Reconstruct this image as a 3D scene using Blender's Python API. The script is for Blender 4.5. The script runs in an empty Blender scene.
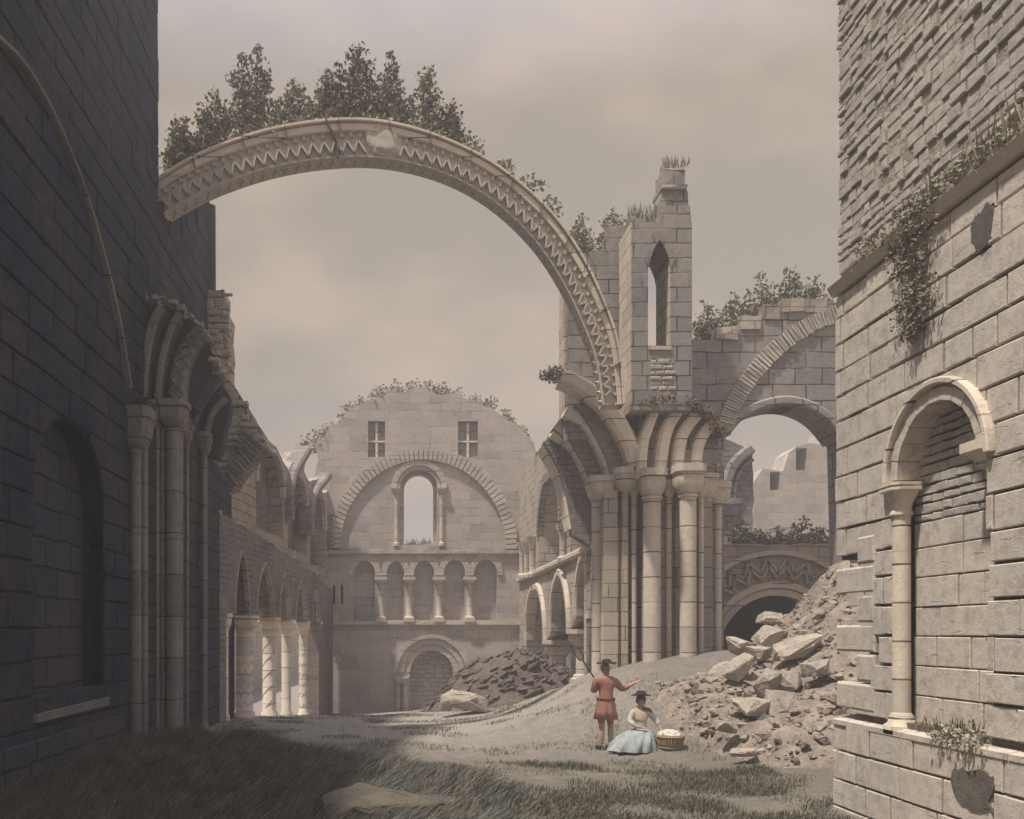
import bpy, bmesh, math, random
import numpy as np
from mathutils import Vector, Matrix, noise, geometry
R = math.radians
random.seed(7)
S = bpy.context.scene
COL = S.collection
F = 900.0; E = 2.35; VX = 400.0; VY = 632.0       # focal length in px, eye height, vanishing point

# ------------------------------------------------------------------ camera, sky, sun
cam = bpy.data.objects.new('camera', bpy.data.cameras.new('camera'))
COL.objects.link(cam); S.camera = cam
cam.location = (0, 0, E); cam.rotation_euler = (R(90), 0, 0)
cam.data.sensor_width = 36; cam.data.lens = 36 * F / 1024
cam.data.shift_x = (512 - VX) / 1024; cam.data.shift_y = (VY - 409.5) / 1024
cam.data.clip_end = 3000; cam.data.clip_start = 0.1
S.render.resolution_x = 1024; S.render.resolution_y = 819
S.view_settings.view_transform = 'Standard'; S.view_settings.look = 'None'
S.view_settings.exposure = 0.12; S.view_settings.gamma = 1

SUN = Vector((-1.0, -0.55, 2.6)).normalized()     # direction towards the sun
SUN_EL = math.asin(SUN.z); SUN_AZ = math.atan2(SUN.x, SUN.y)
w = bpy.data.worlds.new('World'); S.world = w; w.use_nodes = True
nt = w.node_tree; nt.nodes.clear(); N = nt.nodes.new; K = nt.links.new
out = N('ShaderNodeOutputWorld'); mixs = N('ShaderNodeMixShader')
b1 = N('ShaderNodeBackground'); b2 = N('ShaderNodeBackground')
sky = N('ShaderNodeTexSky'); sky.sky_type = 'NISHITA'; sky.sun_disc = False
sky.sun_elevation = SUN_EL; sky.sun_rotation = SUN_AZ
b1.inputs['Strength'].default_value = 0.05; K(sky.outputs[0], b1.inputs[0])
tc = N('ShaderNodeTexCoord'); mp = N('ShaderNodeMapping'); mp.inputs['Scale'].default_value = (1.0, 1.0, 1.9)
K(tc.outputs['Generated'], mp.inputs[0])
nz = N('ShaderNodeTexNoise'); nz.inputs['Scale'].default_value = 4.2; nz.inputs['Detail'].default_value = 5; nz.inputs['Roughness'].default_value = .5
K(mp.outputs[0], nz.inputs['Vector'])
cr = N('ShaderNodeValToRGB')
e = cr.color_ramp.elements
e[0].position = .40; e[0].color = (.375, .328, .282, 1)
e[1].position = .60; e[1].color = (.53, .415, .33, 1)
e.new(.5).color = (.445, .37, .305, 1)
K(nz.outputs[0], cr.inputs[0])
# cooler, brighter fill light added to the sky overhead, out of view
sxyz = N('ShaderNodeSeparateXYZ'); K(tc.outputs['Generated'], sxyz.inputs[0])
mr = N('ShaderNodeMapRange'); mr.inputs[1].default_value = .5; mr.inputs[2].default_value = .85; K(sxyz.outputs[2], mr.inputs[0])
hm = N('ShaderNodeMix'); hm.data_type = 'RGBA'; K(mr.outputs[0], hm.inputs[0]); K(cr.outputs[0], hm.inputs[6]); hm.inputs[7].default_value = (.98, 1.0, 1.12, 1)
K(hm.outputs[2], b2.inputs[0]); b2.inputs['Strength'].default_value = 1.0
mixs.inputs[0].default_value = .96
K(b1.outputs[0], mixs.inputs[1]); K(b2.outputs[0], mixs.inputs[2]); K(mixs.outputs[0], out.inputs[0])
sl = bpy.data.lights.new('sun', 'SUN'); sl.energy = 5.0; sl.angle = R(2.5); sl.color = (1, .92, .82)
so = bpy.data.objects.new('sun', sl); COL.objects.link(so); so.location = (-20, -10, 40)
so.rotation_euler = SUN.to_track_quat('Z', 'Y').to_euler()

# ------------------------------------------------------------------ helpers
def at(px, py, Y): return Vector(((px - VX) * Y / F, Y, E + (VY - py) * Y / F))
class MB:
    def __init__(s): s.v = []; s.f = []
    def add(s, vs, fs):
        b = len(s.v); s.v += [tuple(v) for v in vs]; s.f += [tuple(i + b for i in f) for f in fs]
    def box(s, x0, x1, y0, y1, z0, z1, j=0):
        vs = [(x, y, z) for x in (x0, x1) for y in (y0, y1) for z in (z0, z1)]
        if j: vs = [tuple(c + random.uniform(-j, j) for c in v) for v in vs]
        s.add(vs, [(0, 1, 3, 2), (4, 6, 7, 5), (0, 4, 5, 1), (2, 3, 7, 6), (0, 2, 6, 4), (1, 5, 7, 3)])
    def hexa(s, a, b):          # two matching quads
        s.add(list(a) + list(b), [(0, 1, 2, 3), (7, 6, 5, 4), (0, 4, 5, 1), (1, 5, 6, 2), (2, 6, 7, 3), (3, 7, 4, 0)])
    def lathe(s, c, prof, n=16, sq=None, ax=None):
        # prof: (r, z[, squareness]); squareness 0 = round, 1 = square
        vs = []
        for p in prof:
            r, z = p[0], p[1]; q = p[2] if len(p) > 2 else 0
            for i in range(n):
                a = 2 * math.pi * (i + .5) / n
                ca, sa = math.cos(a), math.sin(a); m = max(abs(ca), abs(sa))
                k = (1 - q) + q / m
                vs.append((c[0] + r * ca * k, c[1] + r * sa * k, c[2] + z))
        fs = []
        for j in range(len(prof) - 1):
            for i in range(n):
                a = j * n + i; b = j * n + (i + 1) % n
                fs.append((a, b, b + n, a + n))
        fs.append(tuple(range(n))[::-1]); fs.append(tuple((len(prof) - 1) * n + i for i in range(n)))
        s.add(vs, fs)
    def tube(s, pts, rad, n=7):
        pts = [Vector(p) for p in pts]; m = len(pts)
        rad = [rad] * m if not hasattr(rad, '__len__') else rad
        vs = []; ref = Vector((.31, .9, .2)).normalized()
        for i, p in enumerate(pts):
            t = (pts[min(i + 1, m - 1)] - pts[max(i - 1, 0)]).normalized()
            a = t.cross(ref).normalized(); b = t.cross(a)
            for k in range(n):
                an = 2 * math.pi * k / n
                vs.append(p + (a * math.cos(an) + b * math.sin(an)) * rad[i])
        fs = [(i * n + k, i * n + (k + 1) % n, (i + 1) * n + (k + 1) % n, (i + 1) * n + k) for i in range(m - 1) for k in range(n)]
        fs += [tuple(range(n))[::-1], tuple((m - 1) * n + k for k in range(n))]
        s.add(vs, fs)
    def build(s, name, mat, parent=None, smooth=False, loc=None, label=None, recalc=True):
        me = bpy.data.meshes.new(name)
        o = bpy.data.objects.new(name, me); COL.objects.link(o)
        org = Vector(loc) if loc is not None else (wloc(parent) if parent else Vector((0, 0, 0)))
        me.from_pydata([(v[0] - org.x, v[1] - org.y, v[2] - org.z) for v in s.v], [], s.f)
        me.update()
        if recalc:
            bm = bmesh.new(); bm.from_mesh(me); bmesh.ops.recalc_face_normals(bm, faces=bm.faces); bm.to_mesh(me); bm.free()
        me.materials.append(mat)
        if parent:
            o.parent = parent
            if loc is not None: o.location = org - wloc(parent)
        elif loc is not None: o.location = org
        if smooth:
            me.polygons.foreach_set('use_smooth', [True] * len(me.polygons))
            if smooth == 'angle':
                me.set_sharp_from_angle(angle=R(38))
        if label: o['label'] = label
        return o
def wloc(o):
    v = Vector((0, 0, 0))
    while o: v = v + o.location; o = o.parent
    return v
def thing(name, label, cat, loc, group=None):
    o = bpy.data.objects.new(name, None); COL.objects.link(o); o.location = loc
    o.empty_display_size = .3
    return tag(o, label, cat, group)
def tag(o, label, cat, group=None, kind=None):
    if label: o['label'] = label
    if cat: o['category'] = cat
    if group: o['group'] = group
    if kind: o['kind'] = kind
    return o
# wall frames: fn(u, v, d): u along, v up, d into the wall.  q(px,py): pixel measure -> (u, v)
def front(Y0):
    fn = lambda u, v, d: (u, Y0 + d, v)
    q = lambda px, py: ((px - VX) * Y0 / F, E + (VY - py) * Y0 / F)
    return fn, q
def side(X0, sgn):               # sgn +1: wall to the right, faces -X
    fn = lambda u, v, d: (X0 + sgn * d, u, v)
    def q(px, py):
        Y = F * X0 / (px - VX); return (Y, E + (VY - py) * Y / F)
    return fn, q
def skew(X0, k, sgn):
    fn = lambda u, v, d: (X0 + k * (u - 24) + sgn * d, u, v)
    def q(px, py):
        Y = (X0 - 24 * k) / ((px - VX) / F - k); return (Y, E + (VY - py) * Y / F)
    return fn, q
def plate(mb, fn, loops, d0, d1):
    flat = [p for l in loops for p in l]; n = len(flat)
    tri = geometry.tessellate_polygon([[Vector((p[0], p[1], 0)) for p in l] for l in loops])
    vs = [fn(p[0], p[1], d0) for p in flat] + [fn(p[0], p[1], d1) for p in flat]
    fs = [tuple(t) for t in tri] + [tuple(i + n for i in t)[::-1] for t in tri]
    b = 0
    for l in loops:
        m = len(l)
        for i in range(m):
            a, c = b + i, b + (i + 1) % m
            fs.append((a, c, c + n, a + n))
        b += m
    mb.add(vs, fs)
def rough(pts, seg=.3, amp=.05, closed=False):
    o = []; m = len(pts)
    for i in range(m if closed else m - 1):
        a = Vector(pts[i]); b = Vector(pts[(i + 1) % m]); n = max(1, int((b - a).length / seg))
        for k in range(n):
            p = a.lerp(b, k / n)
            j = amp if (k or i or closed) else 0
            o.append((p.x + random.uniform(-j, j), p.y + random.uniform(-j, j)))
    if not closed: o.append(tuple(pts[-1]))
    return o
def smoothpts(pts, n=8):
    P_ = [Vector(p) for p in pts]; o = []
    for i in range(len(P_) - 1):
        p0 = P_[max(i - 1, 0)]; p1 = P_[i]; p2 = P_[i + 1]; p3 = P_[min(i + 2, len(P_) - 1)]
        for k in range(n):
            t = k / n
            o.append(.5 * ((2 * p1) + (p2 - p0) * t + (2 * p0 - 5 * p1 + 4 * p2 - p3) * t * t + (-p0 + 3 * p1 - 3 * p2 + p3) * t ** 3))
    o.append(P_[-1]); return o
def archloop(u0, u1, v0, vs, kind='round', top=None, n=14):
    c = (u0 + u1) / 2; r = (u1 - u0) / 2; h = (top - vs) if top else r
    pts = [(u0, v0), (u1, v0)]
    if kind == 'round':
        pts += [(c + r * math.cos(a), vs + h * math.sin(a)) for a in [math.pi * i / n for i in range(n + 1)]]
    else:
        # pointed: two arcs
        rr = (r * r + h * h) / (2 * r)
        am = math.atan2(h, rr - (2 * r - r) if rr != r else 0)
        cx = u1 - rr
        am = math.acos(max(-1, min(1, (c - cx) / rr)))
        pr = [(cx + rr * math.cos(am * i / n), vs + rr * math.sin(am * i / n)) for i in range(n + 1)]
        pts += pr + [(2 * c - p[0], p[1]) for p in pr[:-1][::-1]]
    return pts
def ring(mb, fn, c, r0, r1, a0, a1, n, d0, d1, gap=.012, jit=.01, sy=1.0):
    for i in range(n):
        A = a0 + (a1 - a0) * i / n + gap / r1; B = a0 + (a1 - a0) * (i + 1) / n - gap / r1
        j = random.uniform(-jit, jit); jo = random.uniform(-jit, jit)
        def pt(r, a): return (c[0] + r * math.cos(a), c[1] + r * math.sin(a) * sy)
        q = [pt(r0, A), pt(r1 + jo, A), pt(r1 + jo, B), pt(r0, B)]
        mb.hexa([fn(*p, d0 + j) for p in q], [fn(*p, d1) for p in q])
def strip(mb, fn, pts, w, d0, d1, prof=None):
    pts = [Vector((p[0], p[1])) for p in pts]; m = len(pts); A = []; B = []
    for i, p in enumerate(pts):
        t = (pts[min(i + 1, m - 1)] - pts[max(i - 1, 0)]).normalized(); nrm = Vector((-t.y, t.x))
        ww = w[i] if hasattr(w, '__len__') else w
        A.append(p + nrm * ww / 2); B.append(p - nrm * ww / 2)
    vs = []
    for a, b in zip(A, B):
        ca = a.lerp(b, .22); cb = a.lerp(b, .78); ch = min((a - b).length * .22, abs(d1 - d0) * .3)
        vs += [fn(*a, d1), fn(*a, d0 + ch), fn(*ca, d0), fn(*cb, d0), fn(*b, d0 + ch), fn(*b, d1)]
    fs = []
    for i in range(m - 1):
        for k in range(6):
            fs.append((i * 6 + k, i * 6 + (k + 1) % 6, (i + 1) * 6 + (k + 1) % 6, (i + 1) * 6 + k))
    fs += [tuple(range(6))[::-1], tuple((m - 1) * 6 + k for k in range(6))]
    mb.add(vs, fs)
def bar(mb, fn, a, b, w, d0, d1):
    a = Vector(a); b = Vector(b); t = (b - a).normalized(); n = Vector((-t.y, t.x)) * w / 2
    q = [a + n, b + n, b - n, a - n]
    mb.hexa([fn(*p, d0) for p in q], [fn(*p, d1) for p in q])
def block(mb, fn, poly, df, ch, db):
    m = len(poly); cx = sum(p[0] for p in poly) / m; cy = sum(p[1] for p in poly) / m
    w = max(p[0] for p in poly) - min(p[0] for p in poly); h = max(p[1] for p in poly) - min(p[1] for p in poly)
    kx = max(.3, 1 - 2 * ch / max(w, .01)); ky = max(.3, 1 - 2 * ch / max(h, .01))
    fr = [fn(cx + (p[0] - cx) * kx, cy + (p[1] - cy) * ky, df + random.uniform(-.004, .004)) for p in poly]
    mi = [fn(p[0], p[1], df + ch * .8) for p in poly]; bk = [fn(p[0], p[1], db) for p in poly]
    fs = [tuple(range(m))]
    for L in (0, m):
        for i in range(m): fs.append((L + i, L + (i + 1) % m, L + m + (i + 1) % m, L + m + i))
    fs.append(tuple(range(2 * m, 3 * m))[::-1])
    mb.add(fr + mi + bk, fs)
def courses(mb, fn, u0, u1, v0, v1, h, L, df, db, gap=.012, ch=.02, jd=.012, void=None, ruin=0, hj=.12, keep=None, ew=0):
    v = v0
    while v < v1 - .03:
        hh = h * random.uniform(1 - hj, 1 + hj)
        if v + hh > v1 - h * .35: hh = v1 - v
        u = u0 - random.uniform(0, L * .6)
        while u < u1:
            ll = L * random.uniform(.6, 1.45)
            a, b = max(u, u0), min(u + ll, u1); u += ll
            if b - a < .05: continue
            if keep and not keep((a + b) / 2, v + hh / 2, b - a, hh): continue
            n = 1 if not void else 8
            g = gap; A = (a + g, v + g + random.uniform(0, ew)); B = (b - g, v + hh - g - random.uniform(0, ew))
            cs = [(A[0], A[1]), (B[0], A[1] + random.uniform(-ew, ew)), (B[0], B[1]), (A[0], B[1] + random.uniform(-ew, ew))]
            poly = []
            if void:
                ins = 0; tot = 0
                for i in range(4):
                    p, q = Vector(cs[i]), Vector(cs[(i + 1) % 4])
                    for k in range(n):
                        t = p.lerp(q, k / n); r = void(t.x, t.y); tot += 1
                        if r is not None: ins += 1; poly.append(r)
                        else: poly.append((t.x, t.y))
                if ins > tot * .7: continue
                if ins == 0: poly = cs
            else: poly = cs
            block(mb, fn, poly, df + random.uniform(-jd, jd), ch * random.uniform(.6, 1.4), db)
        v += hh

# ------------------------------------------------------------------ materials
def mat_base(name):
    m = bpy.data.materials.new(name); m.use_nodes = True; t = m.node_tree
    b = t.nodes['Principled BSDF']; b.inputs['Roughness'].default_value = .92
    b.inputs['Specular IOR Level'].default_value = .15
    return m, t, b
def rgb(c): return (c[0], c[1], c[2], 1)
def mixc(t, a, b, f, mode='MIX'):
    n = t.nodes.new('ShaderNodeMix'); n.data_type = 'RGBA'; n.blend_type = mode
    def put(s, v):
        if hasattr(v, 'is_output') or isinstance(v, bpy.types.NodeSocket): t.links.new(v, s)
        elif isinstance(v, (int, float)): s.default_value = v
        else: s.default_value = rgb(v)
    put(n.inputs[0], f); put(n.inputs[6], a); put(n.inputs[7], b)
    return n.outputs[2]
def math_(t, op, a, b=None, c=None, clamp=False):
    n = t.nodes.new('ShaderNodeMath'); n.operation = op; n.use_clamp = clamp
    for i, v in enumerate((a, b, c)):
        if v is None: continue
        if isinstance(v, (int, float)): n.inputs[i].default_value = v
        else: t.links.new(v, n.inputs[i])
    return n.outputs[0]
def noise_(t, vec, scale, det=4, rough_=.55, dist=0):
    n = t.nodes.new('ShaderNodeTexNoise'); n.inputs['Scale'].default_value = scale
    n.inputs['Detail'].default_value = det; n.inputs['Roughness'].default_value = rough_; n.inputs['Distortion'].default_value = dist
    if vec is not None: t.links.new(vec, n.inputs['Vector'])
    return n.outputs[0], n.outputs[1]
def remap(t, v, a, b, c, d):
    n = t.nodes.new('ShaderNodeMapRange'); n.clamp = True
    t.links.new(v, n.inputs[0])
    for i, x in enumerate((a, b, c, d)): n.inputs[i + 1].default_value = x
    return n.outputs[0]
def uvz(t, sx=1, sz=1, off=0):
    g = t.nodes.new('ShaderNodeNewGeometry'); s = t.nodes.new('ShaderNodeSeparateXYZ'); t.links.new(g.outputs['Position'], s.inputs[0])
    u = math_(t, 'MULTIPLY_ADD', math_(t, 'ADD', s.outputs[0], s.outputs[1]), sx, off)
    z = math_(t, 'MULTIPLY', s.outputs[2], sz)
    c = t.nodes.new('ShaderNodeCombineXYZ'); t.links.new(u, c.inputs[0]); t.links.new(z, c.inputs[1])
    return g.outputs['Position'], c.outputs[0]
def stone(name, c1, c2, mortar=(.05, .045, .045), h=.3, L=.6, ms=.02, kind='brick', warp=.03, bump=.5, patch=.45, stain=.5, dash=.35, off=0, bd=.03, moss=None):
    m, t, b = mat_base(name); pos, uv = uvz(t, off=off)
    nf, nc = noise_(t, pos, 1.6, 3)
    va = t.nodes.new('ShaderNodeVectorMath'); va.operation = 'MULTIPLY_ADD'
    t.links.new(nc, va.inputs[0]); va.inputs[1].default_value = (warp * 2,) * 3
    t.links.new(uv, va.inputs[2]); vec = va.outputs[0]
    if kind == 'brick':
        br = t.nodes.new('ShaderNodeTexBrick'); t.links.new(vec, br.inputs['Vector'])
        br.inputs['Color1'].default_value = (0, 0, 0, 1); br.inputs['Color2'].default_value = (1, 1, 1, 1); br.inputs['Mortar'].default_value = (.5, .5, .5, 1)
        br.inputs['Scale'].default_value = 1; br.inputs['Mortar Size'].default_value = ms; br.inputs['Mortar Smooth'].default_value = .35
        br.inputs['Brick Width'].default_value = L; br.inputs['Row Height'].default_value = h; br.offset = .47; br.squash = .8; br.squash_frequency = 3
        line = br.outputs['Fac']; var = br.outputs['Color']
    elif kind == 'rubble':
        mp = t.nodes.new('ShaderNodeMapping'); t.links.new(vec, mp.inputs[0]); mp.inputs['Scale'].default_value = (1 / L, 1 / h, 1)
        vo = t.nodes.new('ShaderNodeTexVoronoi'); vo.feature = 'DISTANCE_TO_EDGE'; vo.inputs['Scale'].default_value = 1; t.links.new(mp.outputs[0], vo.inputs['Vector'])
        vc = t.nodes.new('ShaderNodeTexVoronoi'); vc.inputs['Scale'].default_value = 1; t.links.new(mp.outputs[0], vc.inputs['Vector'])
        line = remap(t, vo.outputs[0], 0.02, .02 + ms * 4, 1, 0)
        s = t.nodes.new('ShaderNodeSeparateColor'); t.links.new(vc.outputs['Color'], s.inputs[0]); var = s.outputs[0]
    else:
        line = None; var = None
    n1, _ = noise_(t, pos, .55, 4, .6); n2, _ = noise_(t, pos, 7, 5, .65); n3, _ = noise_(t, pos, 38, 3, .6)
    col = mixc(t, c1, c2, remap(t, n1, .35, .65, 0, 1))
    if var is not None:
        col = mixc(t, col, mixc(t, col, (1.3, 1.25, 1.18), 1.0, 'MULTIPLY'), remap(t, var, 0, 1, 0, .6)) if not isinstance(var, float) else col
        col = mixc(t, col, (.62, .64, .68), remap(t, var, .0, .35, .35, 0), 'MULTIPLY')
    col = mixc(t, col, (.45, .44, .46), math_(t, 'MULTIPLY', remap(t, n2, .45, .72, 0, 1), stain), 'MULTIPLY')
    col = mixc(t, col, (.6, .58, .56), remap(t, n3, .5, .75, 0, .6), 'MULTIPLY')
    # short horizontal tool marks and cracks
    mp2 = t.nodes.new('ShaderNodeMapping'); t.links.new(uv, mp2.inputs[0]); mp2.inputs['Scale'].default_value = (2.2 / max(L, .3), 4.5 / max(h, .12), 1)
    n4, _ = noise_(t, mp2.outputs[0], 1.0, 4, .7, .4)
    dm = remap(t, n4, .62, .68, 0, 1)
    col = mixc(t, col, (.35, .34, .34), math_(t, 'MULTIPLY', dm, dash), 'MULTIPLY')
    hgt = math_(t, 'MULTIPLY', n2, .5)
    hgt = math_(t, 'ADD', hgt, math_(t, 'MULTIPLY', n3, .25))
    hgt = math_(t, 'SUBTRACT', hgt, math_(t, 'MULTIPLY', dm, .3))
    if line is not None:
        n5, _ = noise_(t, pos, 1.1, 4, .6)
        lm = math_(t, 'MULTIPLY', line, remap(t, n5, patch - .1, patch + .08, .12, 1))
        col = mixc(t, col, mortar, lm)
        hgt = math_(t, 'SUBTRACT', hgt, math_(t, 'MULTIPLY', line, .9))
    if moss:
        g = t.nodes.new('ShaderNodeNewGeometry'); sp = t.nodes.new('ShaderNodeSeparateXYZ'); t.links.new(g.outputs['Normal'], sp.inputs[0])
        n6, _ = noise_(t, pos, 3, 4)
        up = math_(t, 'MULTIPLY', remap(t, sp.outputs[2], .35, .8, 0, 1), remap(t, n6, .35, .6, 0, 1))
        col = mixc(t, col, moss, up)
    t.links.new(col, b.inputs['Base Color'])
    bp = t.nodes.new('ShaderNodeBump'); bp.inputs['Strength'].default_value = bump; bp.inputs['Distance'].default_value = bd
    t.links.new(hgt, bp.inputs['Height']); t.links.new(bp.outputs[0], b.inputs['Normal'])
    return m
def plain(name, c1, c2=None, scale=6, bump=.3, bd=.02, rough_=.9):
    m, t, b = mat_base(name); b.inputs['Roughness'].default_value = rough_
    g = t.nodes.new('ShaderNodeNewGeometry'); n1, _ = noise_(t, g.outputs['Position'], scale, 5, .6)
    n2, _ = noise_(t, g.outputs['Position'], scale * 5, 3, .6)
    c2 = c2 or tuple(x * .6 for x in c1)
    col = mixc(t, c1, c2, remap(t, n1, .35, .65, 0, 1)); col = mixc(t, col, (.65, .65, .65), remap(t, n2, .5, .7, 0, .7), 'MULTIPLY')
    t.links.new(col, b.inputs['Base Color'])
    bp = t.nodes.new('ShaderNodeBump'); bp.inputs['Strength'].default_value = bump; bp.inputs['Distance'].default_value = bd
    t.links.new(n2, bp.inputs['Height']); t.links.new(bp.outputs[0], b.inputs['Normal'])
    return m
def leafmat(name, c1, c2):
    m, t, b = mat_base(name); g = t.nodes.new('ShaderNodeNewGeometry'); n1, _ = noise_(t, g.outputs['Position'], 3.5, 3)
    oi = g.outputs['Random Per Island']
    col = mixc(t, c1, c2, remap(t, n1, .35, .65, 0, 1)); col = mixc(t, col, (1.6, 1.55, 1.4), oi, 'MULTIPLY')
    t.links.new(col, b.inputs['Base Color']); b.inputs['Roughness'].default_value = .7
    return m
WARM = (.60, .53, .445); WARM2 = (.51, .465, .41); GREY = (.30, .275, .25); GREY2 = (.235, .225, .215)
M = {
 'shaded_ashlar': stone('shaded_ashlar', (.070, .060, .066), (.036, .045, .072), (.008, .009, .014), h=.50, L=1.15, ms=.022, warp=.07, bump=.8, stain=.7, patch=.35, dash=.6),  # left wall and pier set: shade put into the same stone's colour
 'shaded_block': stone('shaded_block', (.060, .053, .062), (.018, .028, .055), kind='none', bump=1.0, stain=1.0, dash=.6, h=.5, L=1.1),
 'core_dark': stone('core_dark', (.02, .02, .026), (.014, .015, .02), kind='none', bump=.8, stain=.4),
 'shaded_plain': stone('shaded_plain', (.07, .065, .076), (.045, .048, .066), h=.9, L=60, ms=.014, warp=.01, bump=.5, stain=.5),
 'dark_light': stone('dark_light', (.24, .22, .20), (.16, .155, .16), h=.9, L=60, ms=.014, warp=.01, bump=.5, stain=.5),  # paler copy, light put into shafts and ribs of the shaded side
 'ashlar': stone('ashlar', WARM, WARM2, (.09, .08, .07), kind='none', bump=.5, stain=.6, dash=.45, h=.3, L=.8),
 'ashlar_lit': stone('ashlar_lit', (.66, .575, .47), (.58, .51, .43), (.09, .08, .07), h=.45, L=60, ms=.014, warp=.01, bump=.35, stain=.25, dash=.2),
 'column_pale': stone('column_pale', (.76, .67, .56), (.68, .61, .52), (.15, .13, .12), h=.55, L=60, ms=.014, warp=.01, bump=.35, stain=.2, dash=.2),  # stone raised pale to carry sunlight the columns and orders don't receive
 'rubble_block': stone('rubble_block', (.50, .45, .39), (.40, .375, .345), kind='none', bump=.7, stain=.5, dash=.5, h=.2, L=.5),
 'infill': stone('infill', (.40, .35, .29), (.33, .295, .26), (.10, .085, .07), h=.36, L=.62, ms=.014, warp=.02, bump=.4, stain=.35, dash=.2),
 'core': stone('core', (.16, .14, .12), (.10, .09, .08), kind='none', bump=.8, stain=.6),
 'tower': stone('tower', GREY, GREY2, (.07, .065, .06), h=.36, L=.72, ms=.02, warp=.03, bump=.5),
 'tower_lit': stone('tower_lit', (.50, .43, .35), (.42, .37, .31), (.08, .07, .06), h=.36, L=.72, ms=.014, warp=.02, bump=.3, stain=.2),  # lit copy of the tower stone, sunlight put into its colour
 'west': stone('west', (.45, .395, .355), (.38, .35, .33), (.16, .14, .135), h=.36, L=.9, ms=.018, warp=.07, bump=.3, patch=.58, stain=.22, dash=.6),
 'west_trim': stone('west_trim', (.54, .47, .40), (.46, .415, .37), (.13, .12, .11), h=.5, L=60, ms=.016, warp=.02, bump=.3, stain=.2, dash=.3),
 'west_rubble': stone('west_rubble', (.38, .32, .28), (.30, .27, .255), (.13, .12, .11), h=.2, L=.45, ms=.02, warp=.12, bump=.5, stain=.3),
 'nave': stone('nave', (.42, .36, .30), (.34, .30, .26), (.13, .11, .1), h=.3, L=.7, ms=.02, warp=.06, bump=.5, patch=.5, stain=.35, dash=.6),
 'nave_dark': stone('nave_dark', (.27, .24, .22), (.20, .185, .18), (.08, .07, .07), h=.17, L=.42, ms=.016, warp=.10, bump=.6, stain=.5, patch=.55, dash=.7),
 'pier': stone('pier', (.60, .52, .43), (.50, .445, .38), (.07, .06, .055), h=.62, L=60, ms=.016, warp=.015, bump=.4, stain=.35, dash=.25),
 'pier_wall': stone('pier_wall', (.36, .31, .265), (.24, .22, .205), (.07, .06, .055), h=.5, L=.95, ms=.016, warp=.03, bump=.5, stain=.55),
 'arch': stone('arch', (.56, .49, .41), (.47, .425, .37), kind='none', bump=.4, stain=.3, dash=.25, h=.3, L=.8),
 'haunch': stone('haunch', (.50, .42, .33), (.40, .34, .28), (.09, .08, .07), h=.24, L=.5, ms=.02, warp=.12, bump=.8, stain=.4, dash=.5),
 'trans': stone('trans', (.31, .285, .265), (.25, .235, .23), (.075, .07, .068), h=.42, L=.86, ms=.022, warp=.04, bump=.5),
 'far': stone('far', (.46, .40, .355), (.38, .34, .31), (.25, .22, .2), h=.4, L=.9, ms=.02, warp=.08, patch=.55, bump=.3, stain=.25, dash=.2),
 'rock': plain('rock', (.44, .38, .31), (.33, .285, .235), 3, .9, .05),
 'rock_grey': plain('rock_grey', (.36, .31, .25), (.24, .215, .19), 3, .7, .04),
 'heap': plain('heap', (.33, .265, .205), (.17, .14, .12), 2.2, .9, .08),
 'mound': plain('mound', (.17, .135, .115), (.11, .09, .08), 2.5, .9, .08),
 'turf': plain('turf', (.25, .18, .10), (.12, .10, .07), 4, .9, .05),
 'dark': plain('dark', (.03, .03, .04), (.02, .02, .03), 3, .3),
 'leaf': leafmat('leaf', (.165, .16, .13), (.255, .24, .195)),
 'leaf_dark': leafmat('leaf_dark', (.12, .115, .095), (.18, .16, .13)),
 'leaf_pale': leafmat('leaf_pale', (.20, .185, .15), (.27, .24, .19)),
 'slabrock': plain('slabrock', (.13, .112, .085), (.085, .076, .062), 3, .7, .04),
 'bark': plain('bark', (.10, .08, .06), None, 20),
}

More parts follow.
